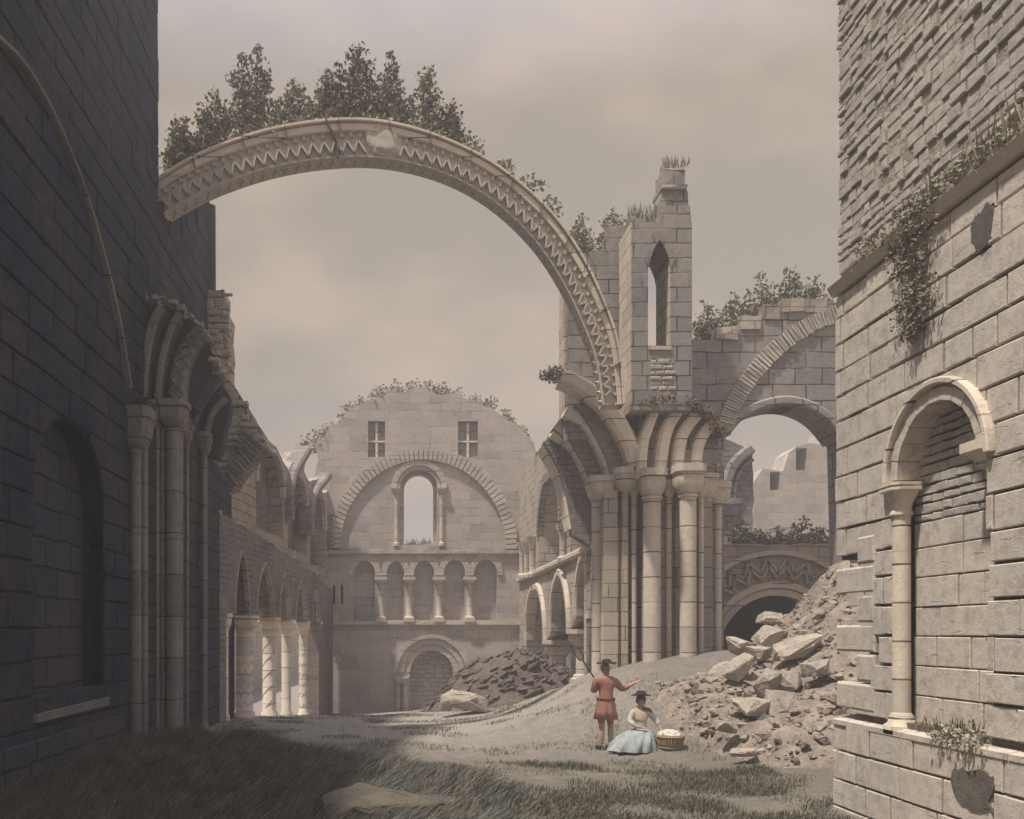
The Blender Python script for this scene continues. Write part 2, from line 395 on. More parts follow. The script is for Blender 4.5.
# ------------------------------------------------------------------ ground
def rbf(pts):
    A = np.array([(p[0], p[1]) for p in pts]); z = np.array([p[2] for p in pts]); n = len(A)
    def k(r): return r          # linear kernel, stays tame
    D = k(np.linalg.norm(A[:, None] - A[None], axis=2)) + np.eye(n) * .02
    Mx = np.zeros((n + 1, n + 1)); Mx[:n, :n] = D; Mx[:n, n] = 1; Mx[n, :n] = 1
    W = np.linalg.solve(Mx, np.append(z, 0))
    def f(x, y):
        x = np.atleast_1d(np.asarray(x, float)); y = np.atleast_1d(np.asarray(y, float))
        r = np.hypot(x[:, None] - A[:, 0], y[:, None] - A[:, 1])
        return k(r) @ W[:n] + W[n]
    return f
gp = [(-12, 0, 0), (0, 0, 0), (12, 0, 0), (-6, 9, 0), (0, 9, 0), (6, 9, .0), (-3, 12, .0), (2, 12, 0), (5.7, 11.9, 0), (8, 13, .1), (-5.3, 15, .12),
      (-5.5, 18.7, .05), (-4.8, 24, -.05), (4.1, 17.9, 0), (2, 17, -.03), (0, 20, -.05), (1.8, 20, 0), (3.4, 20, .42), (4.6, 20.5, .85), (6.2, 19.5, .7), (6.5, 17, .1), (9, 15, .3), (14, 15, .3),
      (4.8, 23.5, 1.25), (6.1, 22, 1.6), (7.8, 22, 1.85), (12, 22, 2.0), (5.3, 27.3, .8), (5.1, 34, .3), (4.4, 40, -.7), (0, 40, -1.2), (-3, 38, -1.2), (3.4, 23, .30), (2.6, 25, -.02), (3.8, 27, .2), (3.8, 33, .05),
      (-4.4, 27, -.2), (0, 28, -.25), (2.5, 27, -.15), (2.5, 34, -.45), (-12, 25, 0), (-20, 40, -.8), (20, 30, 1.5), (20, 50, 1), (0, 60, -1.2), (-40, 0, 0), (40, 0, 0), (-40, 60, -1), (40, 60, 0), (0, 90, -2), (60, 100, -2), (-60, 100, -2), (0, -40, 0)]
gz_ = rbf(gp)
def gz(x, y): return float(gz_(x, y)[0])
def grid_mesh(xs, ys, zf, mb, bump_amp=.03):
    X, Y = np.meshgrid(xs, ys); Z = zf(X.ravel(), Y.ravel()); nx = len(xs)
    vs = []
    for x, y, z in zip(X.ravel(), Y.ravel(), Z):
        vs.append((x, y, z + bump_amp * noise.fractal(Vector((x * 1.1, y * 1.1, 0)), .8, 2, 4)))
    fs = [(j * nx + i, j * nx + i + 1, (j + 1) * nx + i + 1, (j + 1) * nx + i) for j in range(len(ys) - 1) for i in range(nx - 1)]
    mb.add(vs, fs)
def build_ground():
    m, t, b = mat_base('ground_earth'); g = t.nodes.new('ShaderNodeNewGeometry'); pos = g.outputs['Position']
    mp = t.nodes.new('ShaderNodeMapping'); t.links.new(pos, mp.inputs[0]); mp.inputs['Scale'].default_value = (1, .7, 1)
    n1, _ = noise_(t, mp.outputs[0], .45, 5, .6); n2, _ = noise_(t, pos, 3.2, 6, .7, .5); n3, _ = noise_(t, pos, 22, 4, .7)
    col = mixc(t, (.21, .185, .155), (.15, .14, .12), remap(t, n1, .38, .6, 0, 1))
    col = mixc(t, col, (.12, .115, .085), remap(t, n2, .42, .66, 0, .85))
    col = mixc(t, col, (.21, .155, .115), remap(t, n1, .5, .7, 0, .6))
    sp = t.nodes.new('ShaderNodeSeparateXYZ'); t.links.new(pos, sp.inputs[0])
    bare = math_(t, 'MULTIPLY', remap(t, math_(t, 'MULTIPLY_ADD', n1, 9.0, sp.outputs[1]), 20.5, 26.0, 0, 1), remap(t, math_(t, 'MULTIPLY_ADD', n1, 4.0, sp.outputs[0]), 5.5, 8.5, 1, .25))  # paler earth paints sunlight onto nave floor lying in the wall's shadow
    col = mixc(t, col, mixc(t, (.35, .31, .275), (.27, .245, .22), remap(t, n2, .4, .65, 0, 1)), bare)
    col = mixc(t, col, (.45, .45, .45), remap(t, n3, .46, .7, 0, .8), 'MULTIPLY')
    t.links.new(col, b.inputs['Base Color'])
    bp = t.nodes.new('ShaderNodeBump'); bp.inputs['Strength'].default_value = .9; bp.inputs['Distance'].default_value = .06
    t.links.new(math_(t, 'ADD', n2, math_(t, 'MULTIPLY', n3, .5)), bp.inputs['Height']); t.links.new(bp.outputs[0], b.inputs['Normal'])
    xs = np.concatenate([np.linspace(-160, -45, 6), np.linspace(-40, -8, 17), np.arange(-7.6, 13, .22), np.linspace(13.5, 40, 15), np.linspace(60, 160, 6)])
    ys = np.concatenate([np.linspace(-60, -10, 6), np.linspace(-5, 8, 10), np.arange(8.3, 42, .22), np.linspace(43, 90, 20), np.linspace(100, 200, 6)])
    def zf(x, y):
        z = gz_(np.clip(x, -60, 60), np.clip(y, -40, 100)); far = np.clip((np.hypot(x, y - 20) - 70) / 100, 0, 1)
        return z * (1 - far) + far * -2.0
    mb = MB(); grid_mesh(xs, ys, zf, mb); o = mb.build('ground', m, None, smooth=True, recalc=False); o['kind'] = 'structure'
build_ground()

# ------------------------------------------------------------------ vegetation
def leaf_cloud(mb, c, r, n, s, rng, flat=.8):
    for _ in range(n):
        d = Vector((rng.gauss(0, 1), rng.gauss(0, 1), rng.gauss(0, flat))) * r * .5
        p = c + d; a = Vector((rng.uniform(-1, 1), rng.uniform(-1, 1), rng.uniform(-.4, 1))).normalized()
        b = a.cross(Vector((rng.uniform(-1, 1), rng.uniform(-1, 1), rng.uniform(-1, 1)))).normalized()
        L = s * rng.uniform(.7, 1.4); W_ = L * .42
        mb.add([p - a * L * .5, p + b * W_, p + a * L * .6, p - b * W_], [(0, 1, 2, 3)])
def shrub(name, label, base, H, Wd, plumes=5, mat='leaf', seed=1, leaf=.075, dens=1.0, group=None, cat='shrub', lean=0.0, drop=False):
    rng = random.Random(seed); base = Vector(base)
    t = thing(name, label, cat, base, group); st = MB(); fo = MB()
    for i in range(plumes):
        k = 0 if plumes == 1 else (i / (plumes - 1) - .5) * 2
        k += rng.uniform(-.12, .12)
        h = H * (1 - .55 * abs(k) ** 1.3) * rng.uniform(.85, 1.0)
        if i == plumes // 2: h = H
        tip = base + Vector((k * Wd * .5 + lean * h, rng.uniform(-.25, .25) * Wd, h * (-1 if drop else 1)))
        b0 = base + Vector((k * Wd * .18, rng.uniform(-.1, .1) * Wd, -.06 * H if not drop else 0))
        mid = b0.lerp(tip, .5) + Vector((k * Wd * .1, 0, 0))
        pts = [b0, mid, tip]; st.tube(smoothpts(pts, 3), [.02 * H ** .5 * (1 - .13 * q) for q in range(7)], 5)
        nn = max(4, int(h / (leaf * .75)))
        pr = Wd / (plumes + .6) * 1.0
        for q in range(nn):
            f = q / nn; p = b0.lerp(mid, f * 2) if f < .5 else mid.lerp(tip, f * 2 - 1)
            rr = pr * (1.08 - f) * rng.uniform(.5, 1.25) + leaf
            for s_ in range(2 + int(dens * 3 * (1.1 - f))):
                off = Vector((rng.uniform(-1, 1), rng.uniform(-1, 1), rng.uniform(-.4, .4))) * rr
                leaf_cloud(fo, p + off, leaf * 1.5, max(3, int(6 * dens)), leaf, rng)
    st.build('stem', M['bark'], t); fo.build('foliage', M[mat], t, recalc=False)
    return t
def tuft(name, label, base, H, Wd, n=60, mat='leaf_pale', seed=1, group=None, cat='grass tuft', depth=.3):
    rng = random.Random(seed); base = Vector(base); mb = MB()
    for i in range(n):
        p = base + Vector((rng.uniform(-.5, .5) * Wd, rng.uniform(-.5, .5) * depth, -.03)); a = rng.uniform(-.6, .6); h = H * rng.uniform(.4, 1)
        tp = p + Vector((math.sin(a) * h * .6, rng.uniform(-.3, .3) * h, h)); wv = Vector((.012 + .012 * H, .004, 0))
        mb.add([p - wv, p + wv, p.lerp(tp, .6) + wv * .6 + Vector((0, 0, .02)), tp], [(0, 1, 2), (0, 2, 3)])
    o = mb.build(name, M[mat], None, recalc=False, loc=base); return tag(o, label, cat, group)

# ------------------------------------------------------------------ LEFT TOWER WALL
def build_left_wall():
    fn, q = side(-5.5, -1)
    t = thing('tower_wall', 'huge dark shaded ashlar wall on the left rising out of the picture', 'wall', (-5.5, 16, 0))
    z0 = -1.5
    outer = [(4, z0), (26.2, z0), (26.2, 15.2), (20.55, 12.15), (20.5, 17.6), (17, 15.2), (12, 13.5), (4, 13)]
    nu0, nu1 = q(35, 0)[0], q(105, 0)[0]
    niche = archloop(nu0, nu1, 1.1, 4.6, 'round', top=5.9)
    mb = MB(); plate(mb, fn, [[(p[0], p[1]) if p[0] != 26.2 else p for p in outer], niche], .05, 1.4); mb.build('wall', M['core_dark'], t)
    nc_ = (nu0 + nu1) / 2; nr_ = (nu1 - nu0) / 2
    def void(u, v):
        if v < 1.1 or v > 6.0: return None
        if v <= 4.6:
            if nu0 < u < nu1: return (nu0, v) if u - nu0 < nu1 - u else (nu1, v)
            return None
        d = math.hypot((u - nc_) / nr_, (v - 4.6) / 1.3)
        return None if d >= 1 or d < 1e-3 else (nc_ + (u - nc_) / d, 4.6 + (v - 4.6) / d)
    def keep(u, v, w_, h_):
        if u < 20.5: return True
        return v + h_ * .5 < 12.15 + (u - w_ * .5 - 20.55) * .54 + .1
    mb = MB(); courses(mb, fn, 4.0, 20.5, -.6, 17.5, .5, 1.12, 0, .3, gap=.012, ch=.016, jd=.016, void=void, keep=lambda u, v, w_, h_: v < 13.0 + max(0, u - 12) * .45, ew=.012, hj=.06); mb.build('facing_blocks', M['shaded_block'], t)
    mb = MB(); courses(mb, fn, 20.5, 26.15, -.6, 15.2, .5, 1.12, 0, .3, gap=.012, ch=.016, jd=.016, keep=keep, ew=.012, hj=.06); mb.build('facing_blocks', M['shaded_block'], t)
    mb = MB(); plate(mb, fn, [archloop(nu0 - .1, nu1 + .1, 1.0, 4.6, 'round', top=6.0)], .42, .9); mb.build('niche_back', M['shaded_ashlar'], t)
    mb = MB(); mb.box(-5.85, -5.44, nu0 - .05, nu1 + .1, .98, 1.12, .01); mb.build('niche_sill', M['dark_light'], t)
    # plinth offset below the sill
    mb = MB(); mb.box(-5.6, -5.38, 4, 17.6, -1, .72, .01); mb.build('plinth', M['shaded_ashlar'], t)
    # long curving rib of a lost vault, climbing the wall
    fn2, q2 = side(-5.42, -1)
    pts = smoothpts([q2(-30, 5), q2(0, 38), q2(22, 60), q2(46, 98), q2(70, 150), q2(90, 205), q2(106, 262), q2(120, 322), q2(131, 388)], 6)
    mb = MB(); strip(mb, fn2, pts, .065, -.03, .12); mb.build('vault_rib', M['dark_light'], t)
    # tall angle shaft with rings at the far edge
    c = (-5.5, 26.1, 0); mb = MB()
    pr = [(.16, -.8), (.16, 6), (.16, 11.6), (.22, 11.65), (.22, 11.85), (.16, 11.9), (.15, 14.7)]
    mb.lathe(c, pr, 14); mb.build('angle_shaft', M['shaded_plain'], t, smooth='angle')
build_left_wall()

def cushion_profile(r_top, r_neck, h):
    pr = [(r_neck, 0), (r_neck * 1.18, h * .03), (r_neck * 1.18, h * .09), (r_neck, h * .12)]
    for i in range(1, 7):
        a = i / 6 * math.pi / 2
        pr.append((r_neck + (r_top - r_neck) * math.sin(a), h * (.12 + .45 * (1 - math.cos(a))), min(1, i / 5)))
    pr += [(r_top, h * .74, 1), (r_top * 1.14, h * .77, 1), (r_top * 1.14, h, 1)]
    return pr
def shaft(parent, x, y, zb, zc, r, cap_r, cap_h, mat, capmat=None, pattern=None, base=True):
    s = MB(); s.lathe((x, y, 0), [(r, zb - .6), (r, zb + (zc - zb) * .5), (r, zc)], 16)
    o = s.build('shaft', mat, parent, smooth='angle')
    c = MB(); c.lathe((x, y, zc), cushion_profile(cap_r, r, cap_h), 16); c.build('capital', capmat or mat, parent, smooth='angle')
    if base:
        b = MB(); b.lathe((x, y, zb - .3), [(r * 1.5, 0, 1), (r * 1.5, .35, 1), (r * 1.35, .38), (r * 1.3, .46), (r * 1.05, .5)], 16); b.build('base', mat, parent, smooth='angle')
    if pattern == 'zig':
        p = MB(); n = 9; z = zb + .3; L = zc - zb - .4; rows = max(3, int(L / .42))
        for k in range(rows):
            for i in range(2 * n):
                a0 = math.pi * i / n; a1 = math.pi * (i + 1) / n; zz = z + L * k / rows
                z0 = zz + (.16 if i % 2 else 0); z1 = zz + (0 if i % 2 else .16)
                A = Vector((x + (r + .012) * math.cos(a0), y + (r + .012) * math.sin(a0), z0)); B = Vector((x + (r + .012) * math.cos(a1), y + (r + .012) * math.sin(a1), z1))
                p.tube([A, B], .02, 4)
        p.build('chevron_carving', mat, parent)
    if pattern == 'spiral':
        p = MB()
        for k in range(4):
            pts = []
            for i in range(40):
                f = i / 39; a = k * math.pi / 2 + f * 7; pts.append((x + (r + .004) * math.cos(a), y + (r + .004) * math.sin(a), zb + .2 + (zc - zb - .3) * f))
            p.tube(pts, .022, 4)
        p.build('spiral_carving', mat, parent)
    return o

def build_left_pier():
    t = thing('compound_pier', 'dark clustered pier with shafts and broken arch springers against the left wall', 'pier', at(165, 740, 19.5))
    b = MB()
    def pb(x0, x1, Y, Yb, zt, z0=-.6): b.box((x0 - VX) * Y / F, (x1 - VX) * Y / F, Y, Yb, z0, zt)
    pb(116, 147, 18.6, 20.0, 7.2); pb(142, 179, 19.7, 21.8, 7.35); pb(176, 204, 21.9, 23.8, 6.7); pb(200, 217, 23.9, 26.4, 6.6)
    b.build('pier_core', M['shaded_ashlar'], t)
    d = M['dark_light']; dd = M['shaded_plain']
    for (px, Y, yc, r, cr_, ch) in ((136, 18.45, 455, .11, .30, .95), (157, 19.5, 428, .085, .16, .55), (173, 19.5, 432, .14, .30, .65), (191, 21.75, 452, .07, .2, .4), (146, 18.6, 440, .06, .13, .4), (151, 19.2, 432, .055, .12, .35), (164, 19.62, 430, .055, .12, .4), (182, 20.4, 440, .09, .18, .45), (205, 21.75, 456, .07, .16, .4), (127, 18.6, 446, .06, .14, .4), (142, 18.6, 446, .055, .12, .4), (180, 19.75, 436, .085, .17, .5), (186, 20.6, 446, .08, .16, .45), (195, 21.85, 454, .05, .1, .35),
                                    (200, 21.8, 452, .12, .24, .45), (211, 23.75, 460, .10, .2, .4)):
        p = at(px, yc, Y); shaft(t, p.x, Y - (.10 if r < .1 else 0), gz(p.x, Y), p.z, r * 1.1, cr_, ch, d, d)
    # slender shaft standing free at the pier's end
    p = at(220, 520, 24.2); mb = MB(); mb.lathe((p.x, 24.2, 0), [(.085, -.5), (.085, p.z), (.11, p.z + .05), (.05, p.z + .12)], 12); mb.build('shaft', M['pier'], t, smooth='angle', label='pale slender shaft at the end of the dark pier')
    # fans of arch orders
    fn, q = front(19.35)
    back = [q(*p) for p in [(128, 400), (128, 312), (138, 301), (152, 297), (168, 301), (182, 310), (196, 323), (206, 340), (212, 362), (206, 372), (196, 392), (190, 402)]]
    mb = MB(); plate(mb, fn, [rough(back, .2, .02, True)], .42, 1.1); mb.build('springer_mass', M['shaded_plain'], t)
    mb = MB()
    for pts, wd in (([(133, 398), (132, 358), (131, 324), (135, 306)], .13), ([(142, 398), (145, 358), (152, 324), (161, 306)], .2), ([(157, 398), (161, 360), (169, 332), (178, 312)], .14),):
        strip(mb, fn, smoothpts([q(*p) for p in pts], 6), wd, 0, .6)
    mb.build('arch_order', M['dark_light'], t)
    mb = MB(); pl = smoothpts([q(*p) for p in [(175, 398), (178, 368), (188, 343), (200, 328)]], 6); strip(mb, fn, pl, .36, .1, .6)
    for i in range(0, len(pl) - 3, 3):
        a, c = pl[i], pl[i + 3]; tt = (c - a).normalized(); nn = Vector((-tt.y, tt.x)) * .15; m_ = (a + c) / 2
        for u, v in ((a, m_ + nn), (m_ + nn, c), (a, m_ - nn), (m_ - nn, c)): bar(mb, fn, u, v, .035, .05, .14)
    mb.build('lattice_order', M['dark_light'], t)
    mb = MB()
    crust = smoothpts([q(*p) for p in [(128, 310), (137, 300), (152, 295), (170, 300), (186, 311), (200, 326), (211, 346), (215, 368)]], 8)
    for i, p in enumerate(crust):
        for _ in range(2):
            r = random.uniform(.04, .09); x, y, z = fn(p.x, p.y, random.uniform(-.02, 1.2)); mb.box(x - r, x + r, y - r, y + r, z - r * .6, z + r * .6, r * .5)
    mb.build('broken_edge', M['rock_grey'], t)
    fn, q = front(21.6)
    back = [q(*p) for p in [(182, 452), (184, 410), (190, 380), (198, 362), (206, 362), (216, 372), (226, 392), (228, 402), (222, 425), (216, 455)]]
    mb = MB(); plate(mb, fn, [rough(back, .2, .02, True)], .35, .75); mb.build('springer_mass', M['shaded_plain'], t)
    mb = MB()
    for pts, wd in (([(185, 448), (187, 410), (194, 386), (208, 367)], .08), ([(192, 450), (194, 425), (201, 402), (217, 379)], .08), ([(205, 452), (206, 428), (212, 410), (225, 396)], .08)):
        strip(mb, fn, smoothpts([q(*p) for p in pts], 6), wd, .05, .55)
    mb.build('arch_order', M['dark_light'], t)
build_left_pier()

# ------------------------------------------------------------------ THE GREAT ARCH
AY = 21.2
def build_arch():
    fn, q = front(AY)
    ext = smoothpts([q(*p) for p in [(140, 195), (158, 180), (200, 155), (260, 133), (320, 122), (370, 121), (420, 131), (470, 151), (510, 176), (550, 212), (580, 253), (603, 300), (618, 345), (624, 405)]], 14)
    inn = smoothpts([q(*p) for p in [(140, 233), (158, 219), (208, 191), (268, 170), (326, 160), (376, 159), (424, 168), (466, 185), (504, 211), (537, 245), (562, 283), (581, 322), (596, 362), (603, 405)]], 14)
    n = len(ext); ext = [Vector((p.x, p.y)) for p in ext]; inn = [Vector((p.x, p.y)) for p in inn]
    def T(i, f): return ext[i].lerp(inn[i], f)
    t = thing('crossing_arch', 'great free-standing broken arch carved with zigzag spanning the sky', 'arch', at(390, 420, AY))
    def band(mb, f0, f1, d0, d1, ch=0):
        A = [T(i, f0) for i in range(n)]; B = [T(i, f1) for i in range(n)]; vs = []
        for a, b in zip(A, B):
            m1 = a.lerp(b, ch); m2 = a.lerp(b, 1 - ch)
            vs += [fn(*a, d1), fn(*a, d0 + (.03 if ch else 0)), fn(*m1, d0), fn(*m2, d0), fn(*b, d0 + (.03 if ch else 0)), fn(*b, d1)]
        fs = [(i * 6 + k, i * 6 + (k + 1) % 6, (i + 1) * 6 + (k + 1) % 6, (i + 1) * 6 + k) for i in range(n - 1) for k in range(6)]
        fs += [tuple(range(6))[::-1], tuple((n - 1) * 6 + k for k in range(6))]; mb.add(vs, fs)
    mb = MB(); band(mb, .02, .995, 0, .46); mb.build('arch_body', M['arch'], t)
    mb = MB(); band(mb, 0, .10, -.16, .4, .2); band(mb, .115, .33, -.10, .1, .12); mb.build('hood_moulding', M['ashlar_lit'], t)
    mb = MB(); band(mb, .93, 1.0, -.05, .1, .25); mb.build('inner_roll', M['arch'], t)
    # arc-length stations
    mid = [T(i, .5) for i in range(n)]; s = [0]
    for i in range(1, n): s.append(s[-1] + (mid[i] - mid[i - 1]).length)
    def TT(d, f):
        d = max(0, min(s[-1] - 1e-4, d))
        i = max(k for k in range(n) if s[k] <= d); i = min(i, n - 2); g = (d - s[i]) / (s[i + 1] - s[i])
        return T(i, f).lerp(T(i + 1, f), g)
    lump = (at(362, 0, AY).x, at(404, 0, AY).x)
    mb = MB(); d = .1
    while d < s[-1]:
        a = TT(d, .35)
        if not (lump[0] < a.x < lump[1] and a.y > 12): bar(mb, fn, a, TT(d + .01, .47), .07, -.06, .05)
        d += .22
    mb.build('billet_row', M['arch'], t)
    mb = MB(); zz = .27; k = 0; d = 0
    while d < s[-1] - zz:
        f0, f1 = (.56, .88) if k % 2 else (.88, .56)
        a, b = TT(d, f0), TT(d + zz * .5, f1)
        if not (lump[0] < a.x < lump[1] - .1 and a.y > 12):
            bar(mb, fn, a, b, .045, -.10, .05)
        d += zz * .5; k += 1
    mb.build('chevron_moulding', M['arch'], t)
    mb = MB(); d = 0; k = 0        # zigzag on the soffit
    while d < s[-1] - .2:
        a = TT(d, 1.0); b = TT(d + .14, 1.0); y0, y1 = (.06, .4) if k % 2 else (.4, .06)
        mb.tube([fn(*a, y0), fn(*b, y1)], .028, 4); d += .14; k += 1
    mb.build('soffit_chevron', M['arch'], t)
    mb = MB()                       # voussoir joints of the hood
    d = .5
    while d < s[-1]:
        bar(mb, fn, TT(d, .0), TT(d, .33), .014, -.165, -.09); d += random.uniform(.8, 1.3)
    # the long crack
    cr_ = [q(326, 121), q(329, 128), q(333, 136), q(337, 143), q(338, 152), q(338, 160)]
    for a, b in zip(cr_[:-1], cr_[1:]): bar(mb, fn, a, b, .035, -.17, -.05)
    mb.build('crack_lines', M['core'], t)
    # rough core where carving fell away, near the crown
    bm = bmesh.new(); bmesh.ops.create_icosphere(bm, subdivisions=4, radius=1)
    c = at(384, 143, AY)
    for v in bm.verts:
        p = v.co; k = 1 + .08 * noise.noise(p * 2.1 + Vector((5, 1, 0))) + .10 * noise.fractal(p * 3.5, .8, 2, 4); e_ = lambda x: math.copysign(abs(x) ** .62, x)
        v.co = Vector((e_(p.x) * .50 * k, e_(p.y) * .34 * k, e_(p.z) * .45 * k - .14 * p.x + .06))
    me = bpy.data.meshes.new('exposed_core'); bm.to_mesh(me); bm.free(); o = bpy.data.objects.new('exposed_core', me); COL.objects.link(o)
    o.parent = t; o.location = Vector((c.x, AY + .22, c.z)) - t.location; me.materials.append(M['arch']); me.polygons.foreach_set('use_smooth', [True] * len(me.polygons))

build_arch()

# ------------------------------------------------------------------ WEST FRONT
WY = 40.0
def build_west():
    fn, q = front(WY)
    t = thing('west_front', 'tall rounded gable wall closing the far end of the nave', 'ruined wall', at(420, 712, WY))
    top = [(318, 500), (317, 440), (322, 436), (330, 428), (346, 412), (372, 399), (400, 392), (425, 390), (455, 395), (485, 405), (508, 419), (525, 436), (536, 452), (548, 470)]
    outer = rough([q(*p) for p in top], .38, .17) + [q(548, 470), q(548, 760), q(300, 760), q(300, 560)]
    win = archloop(*[q(x, 0)[0] for x in (400, 437)], q(0, 545)[1], q(0, 486)[1], 'round', top=q(0, 468)[1])
    holes = [win]
    sq = []
    for x0, x1 in ((368, 385), (458, 478)):
        l = [q(x0, 457), q(x1, 457), q(x1, 421), q(x0, 421)]; holes.append(l); sq.append((x0, x1))
    nich = []
    for x0, x1, yt in ((354, 375, 561), (387, 404, 562), (414, 434, 561), (444, 465, 560), (474, 497, 560)):
        a, b = q(x0, 0)[0], q(x1, 0)[0]; l = archloop(a, b, q(0, 620)[1], q(0, 575)[1], 'round', top=q(0, yt)[1]); holes.append(l); nich.append((x0, x1, yt))
    a, b = q(410, 0)[0], q(453, 0)[0]; door = archloop(a, b, q(0, 745)[1], q(0, 672)[1], 'round', top=q(0, 641)[1]); holes.append(door)
    for x in (334, 342): holes.append([q(x - 1.3, 604), q(x + 1.3, 604), q(x + 1.3, 585), q(x - 1.3, 585)])
    mb = MB(); plate(mb, fn, [outer] + holes, 0, 1.3); mb.build('wall', M['west'], t)
    mb = MB(); r = [q(345, 628), q(505, 628), q(505, 556), q(345, 556)]; plate(mb, fn, [r], .34, .6); mb.build('niche_back', M['west'], t)
    mb = MB(); plate(mb, fn, [[q(330, 608), q(346, 608), q(346, 582), q(330, 582)]], .3, .5); mb.build('slit_back', M['nave_dark'], t)  # dark plate added behind the slits to paint their shade
    mb = MB(); r = [q(404, 745), q(459, 745), q(459, 636), q(404, 636)]; plate(mb, fn, [r], .45, .8); mb.build('door_blocking', M['west_rubble'], t)
    # window surround
    wd = MB(); cx = q(419, 0)[0]; vs = q(0, 488)[1]
    w_in = archloop(q(404, 0)[0], q(434, 0)[0], q(0, 543)[1], q(0, 487)[1], 'round', top=q(0, 472)[1])
    w_out = archloop(q(399, 0)[0], q(438, 0)[0], q(0, 546)[1], q(0, 486)[1], 'round', top=q(0, 467)[1])
    plate(wd, fn, [w_out, w_in], .55, 1.1); win_o = wd.build('window', M['west_trim'], t)
    mb = MB(); ring(mb, fn, (cx, vs), 1.0, 1.25, 0, math.pi, 13, -.10, .2, .006, .005); mb.build('hood', M['west_trim'], win_o)
    mb = MB(); ring(mb, fn, (cx, vs), .83, .97, 0, math.pi, 15, -.03, .2, .004, .003); mb.build('arch_moulding', M['west_trim'], win_o)
    for sx in (-1, 1):
        mb = MB(); x = cx + sx * 1.0; zb = q(0, 546)[1]; mb.lathe((x, WY - .03, zb), [(.14, 0), (.14, .12), (.085, .16), (.085, vs - zb - .3)] + [(a_ * 1.0, b_ + vs - zb - .3, c_) for a_, b_, c_ in ((.085, 0, 0), (.16, .16, 1), (.19, .2, 1), (.19, .3, 1))], 12)
        mb.build('colonnette', M['west_trim'], win_o, smooth='angle')
    # string courses
    for y, h in ((552, .16), (623, .15)):
        mb = MB(); sa = q(326, y); sb = q(521, y); n = 14
        for i in range(n):
            u0 = sa[0] + (sb[0] - sa[0]) * i / n; u1 = sa[0] + (sb[0] - sa[0]) * (i + 1) / n - .01
            mb.box(u0, u1, WY - .16, WY + .1, sa[1] - h / 2, sa[1] + h / 2, .008)
        mb.build('string_course', M['west_trim'], t)
    # great relieving arch
    mb = MB(); c = q(423, 549); rx = (517 - 329) / 2 * WY / F
    n = 58
    for i in range(n):
        f = i / n; A = math.pi * f; B = math.pi * (f + .82 / n)
        if .42 < f < .56 and random.random() < .25: continue
        r0, r1 = rx - .50, rx + random.uniform(-.05, .04); sy = 1.07
        pq = [(c[0] + r * math.cos(a), c[1] + r * math.sin(a) * sy) for r, a in ((r0, A), (r1, A), (r1, B), (r0, B))]
        mb.hexa([fn(*p, -.14) for p in pq], [fn(*p, .1) for p in pq])
    mb.build('relieving_arch', M['west_trim'], t)
    # blind arcade arches and colonnettes
    mb = MB()
    for x0, x1, yt in nich:
        cc = (q((x0 + x1) / 2, 0)[0], q(0, 575)[1]); r = (x1 - x0) / 2 * WY / F; ring(mb, fn, cc, r + .02, r + .27, 0, math.pi, 9, -.08, .15, .006, .006, (E + (VY - yt) * WY / F - cc[1]) / r)
    mb.build('arcade_arches', M['west_trim'], t)
    for x in (381, 409, 439, 469.5):
        mb = MB(); p = q(x, 621); hz = q(0, 577)[1] - p[1]
        mb.lathe((p[0], WY - .02, p[1] - .04), [(.23, 0, 1), (.23, .18, 1), (.17, .24), (.13, .3), (.13, hz - .36), (.15, hz - .33), (.15, hz - .28), (.24, hz - .12, 1), (.28, hz - .1, 1), (.28, hz + .03, 1)], 12)
        mb.build('arcade_colonnette', M['west_trim'], t, smooth='angle')
    # doorway orders
    dc = ((a + b) / 2, q(0, 672)[1]); dr = (b - a) / 2
    dm = MB(); ring(dm, fn, dc, dr + .55, dr + .74, 0, math.pi, 19, -.14, .1, .004, .003); dm.build('door_hood', M['west_trim'], t)
    dm = MB(); ring(dm, fn, dc, dr + .28, dr + .52, 0, math.pi, 17, -.07, .1, .005, .005); ring(dm, fn, dc, dr + .0, dr + .25, 0, math.pi, 15, -.02, .3, .005, .005); dm.build('door_arch', M['west_trim'], t)
    for x, r in ((398, .10), (405, .12)):
        p = q(x, 712); z1 = q(0, 678)[1]; shaft(t, p[0], WY - .1, p[1] - .2, z1 - .3, r, .18, .36, M['west_trim'])
    # small upper windows: pale crosses in shuttered openings
    for x0, x1 in sq:
        mb = MB(); plate(mb, fn, [[q(x0 - 1, 458), q(x1 + 1, 458), q(x1 + 1, 420), q(x0 - 1, 420)]], .25, .35); wo = mb.build('small_window', M['trans'], t)
        mb = MB(); bar(mb, fn, q((x0 + x1) / 2, 457), q((x0 + x1) / 2, 422), .10, .12, .248); bar(mb, fn, q(x0, 441), q(x1, 441), .09, .125, .247); mb.build('cross_bar', M['ashlar_lit'], wo)
    # low growth along the gable
    spec = [(311, 446, 20, 22), (328, 434, 14, 18), (348, 415, 13, 16), (362, 406, 12, 14), (380, 398, 16, 20), (397, 393, 15, 16), (413, 392, 15, 18), (427, 391, 14, 16), (440, 394, 15, 16), (455, 398, 12, 14), (472, 403, 12, 16), (488, 408, 13, 15), (505, 419, 13, 14), (520, 433, 12, 14)]
    place = ['at the far left shoulder of the distant gable', 'just right of the leftmost bush on the distant gable', 'above the left slope of the distant gable, low on it', 'on the left slope of the distant gable, midway',
             'above the left cross window of the distant gable', 'left of the gable crown, taller and greyer', 'left of the two at the very crown of the distant gable', 'right of the two at the very crown of the distant gable', 'just right of the gable crown',
             'above the right part of the gable, between crown and right cross window', 'above the right cross window of the distant gable', 'right of the right cross window on the distant gable', 'on the right slope of the distant gable, low down', 'at the far right end of the distant gable']
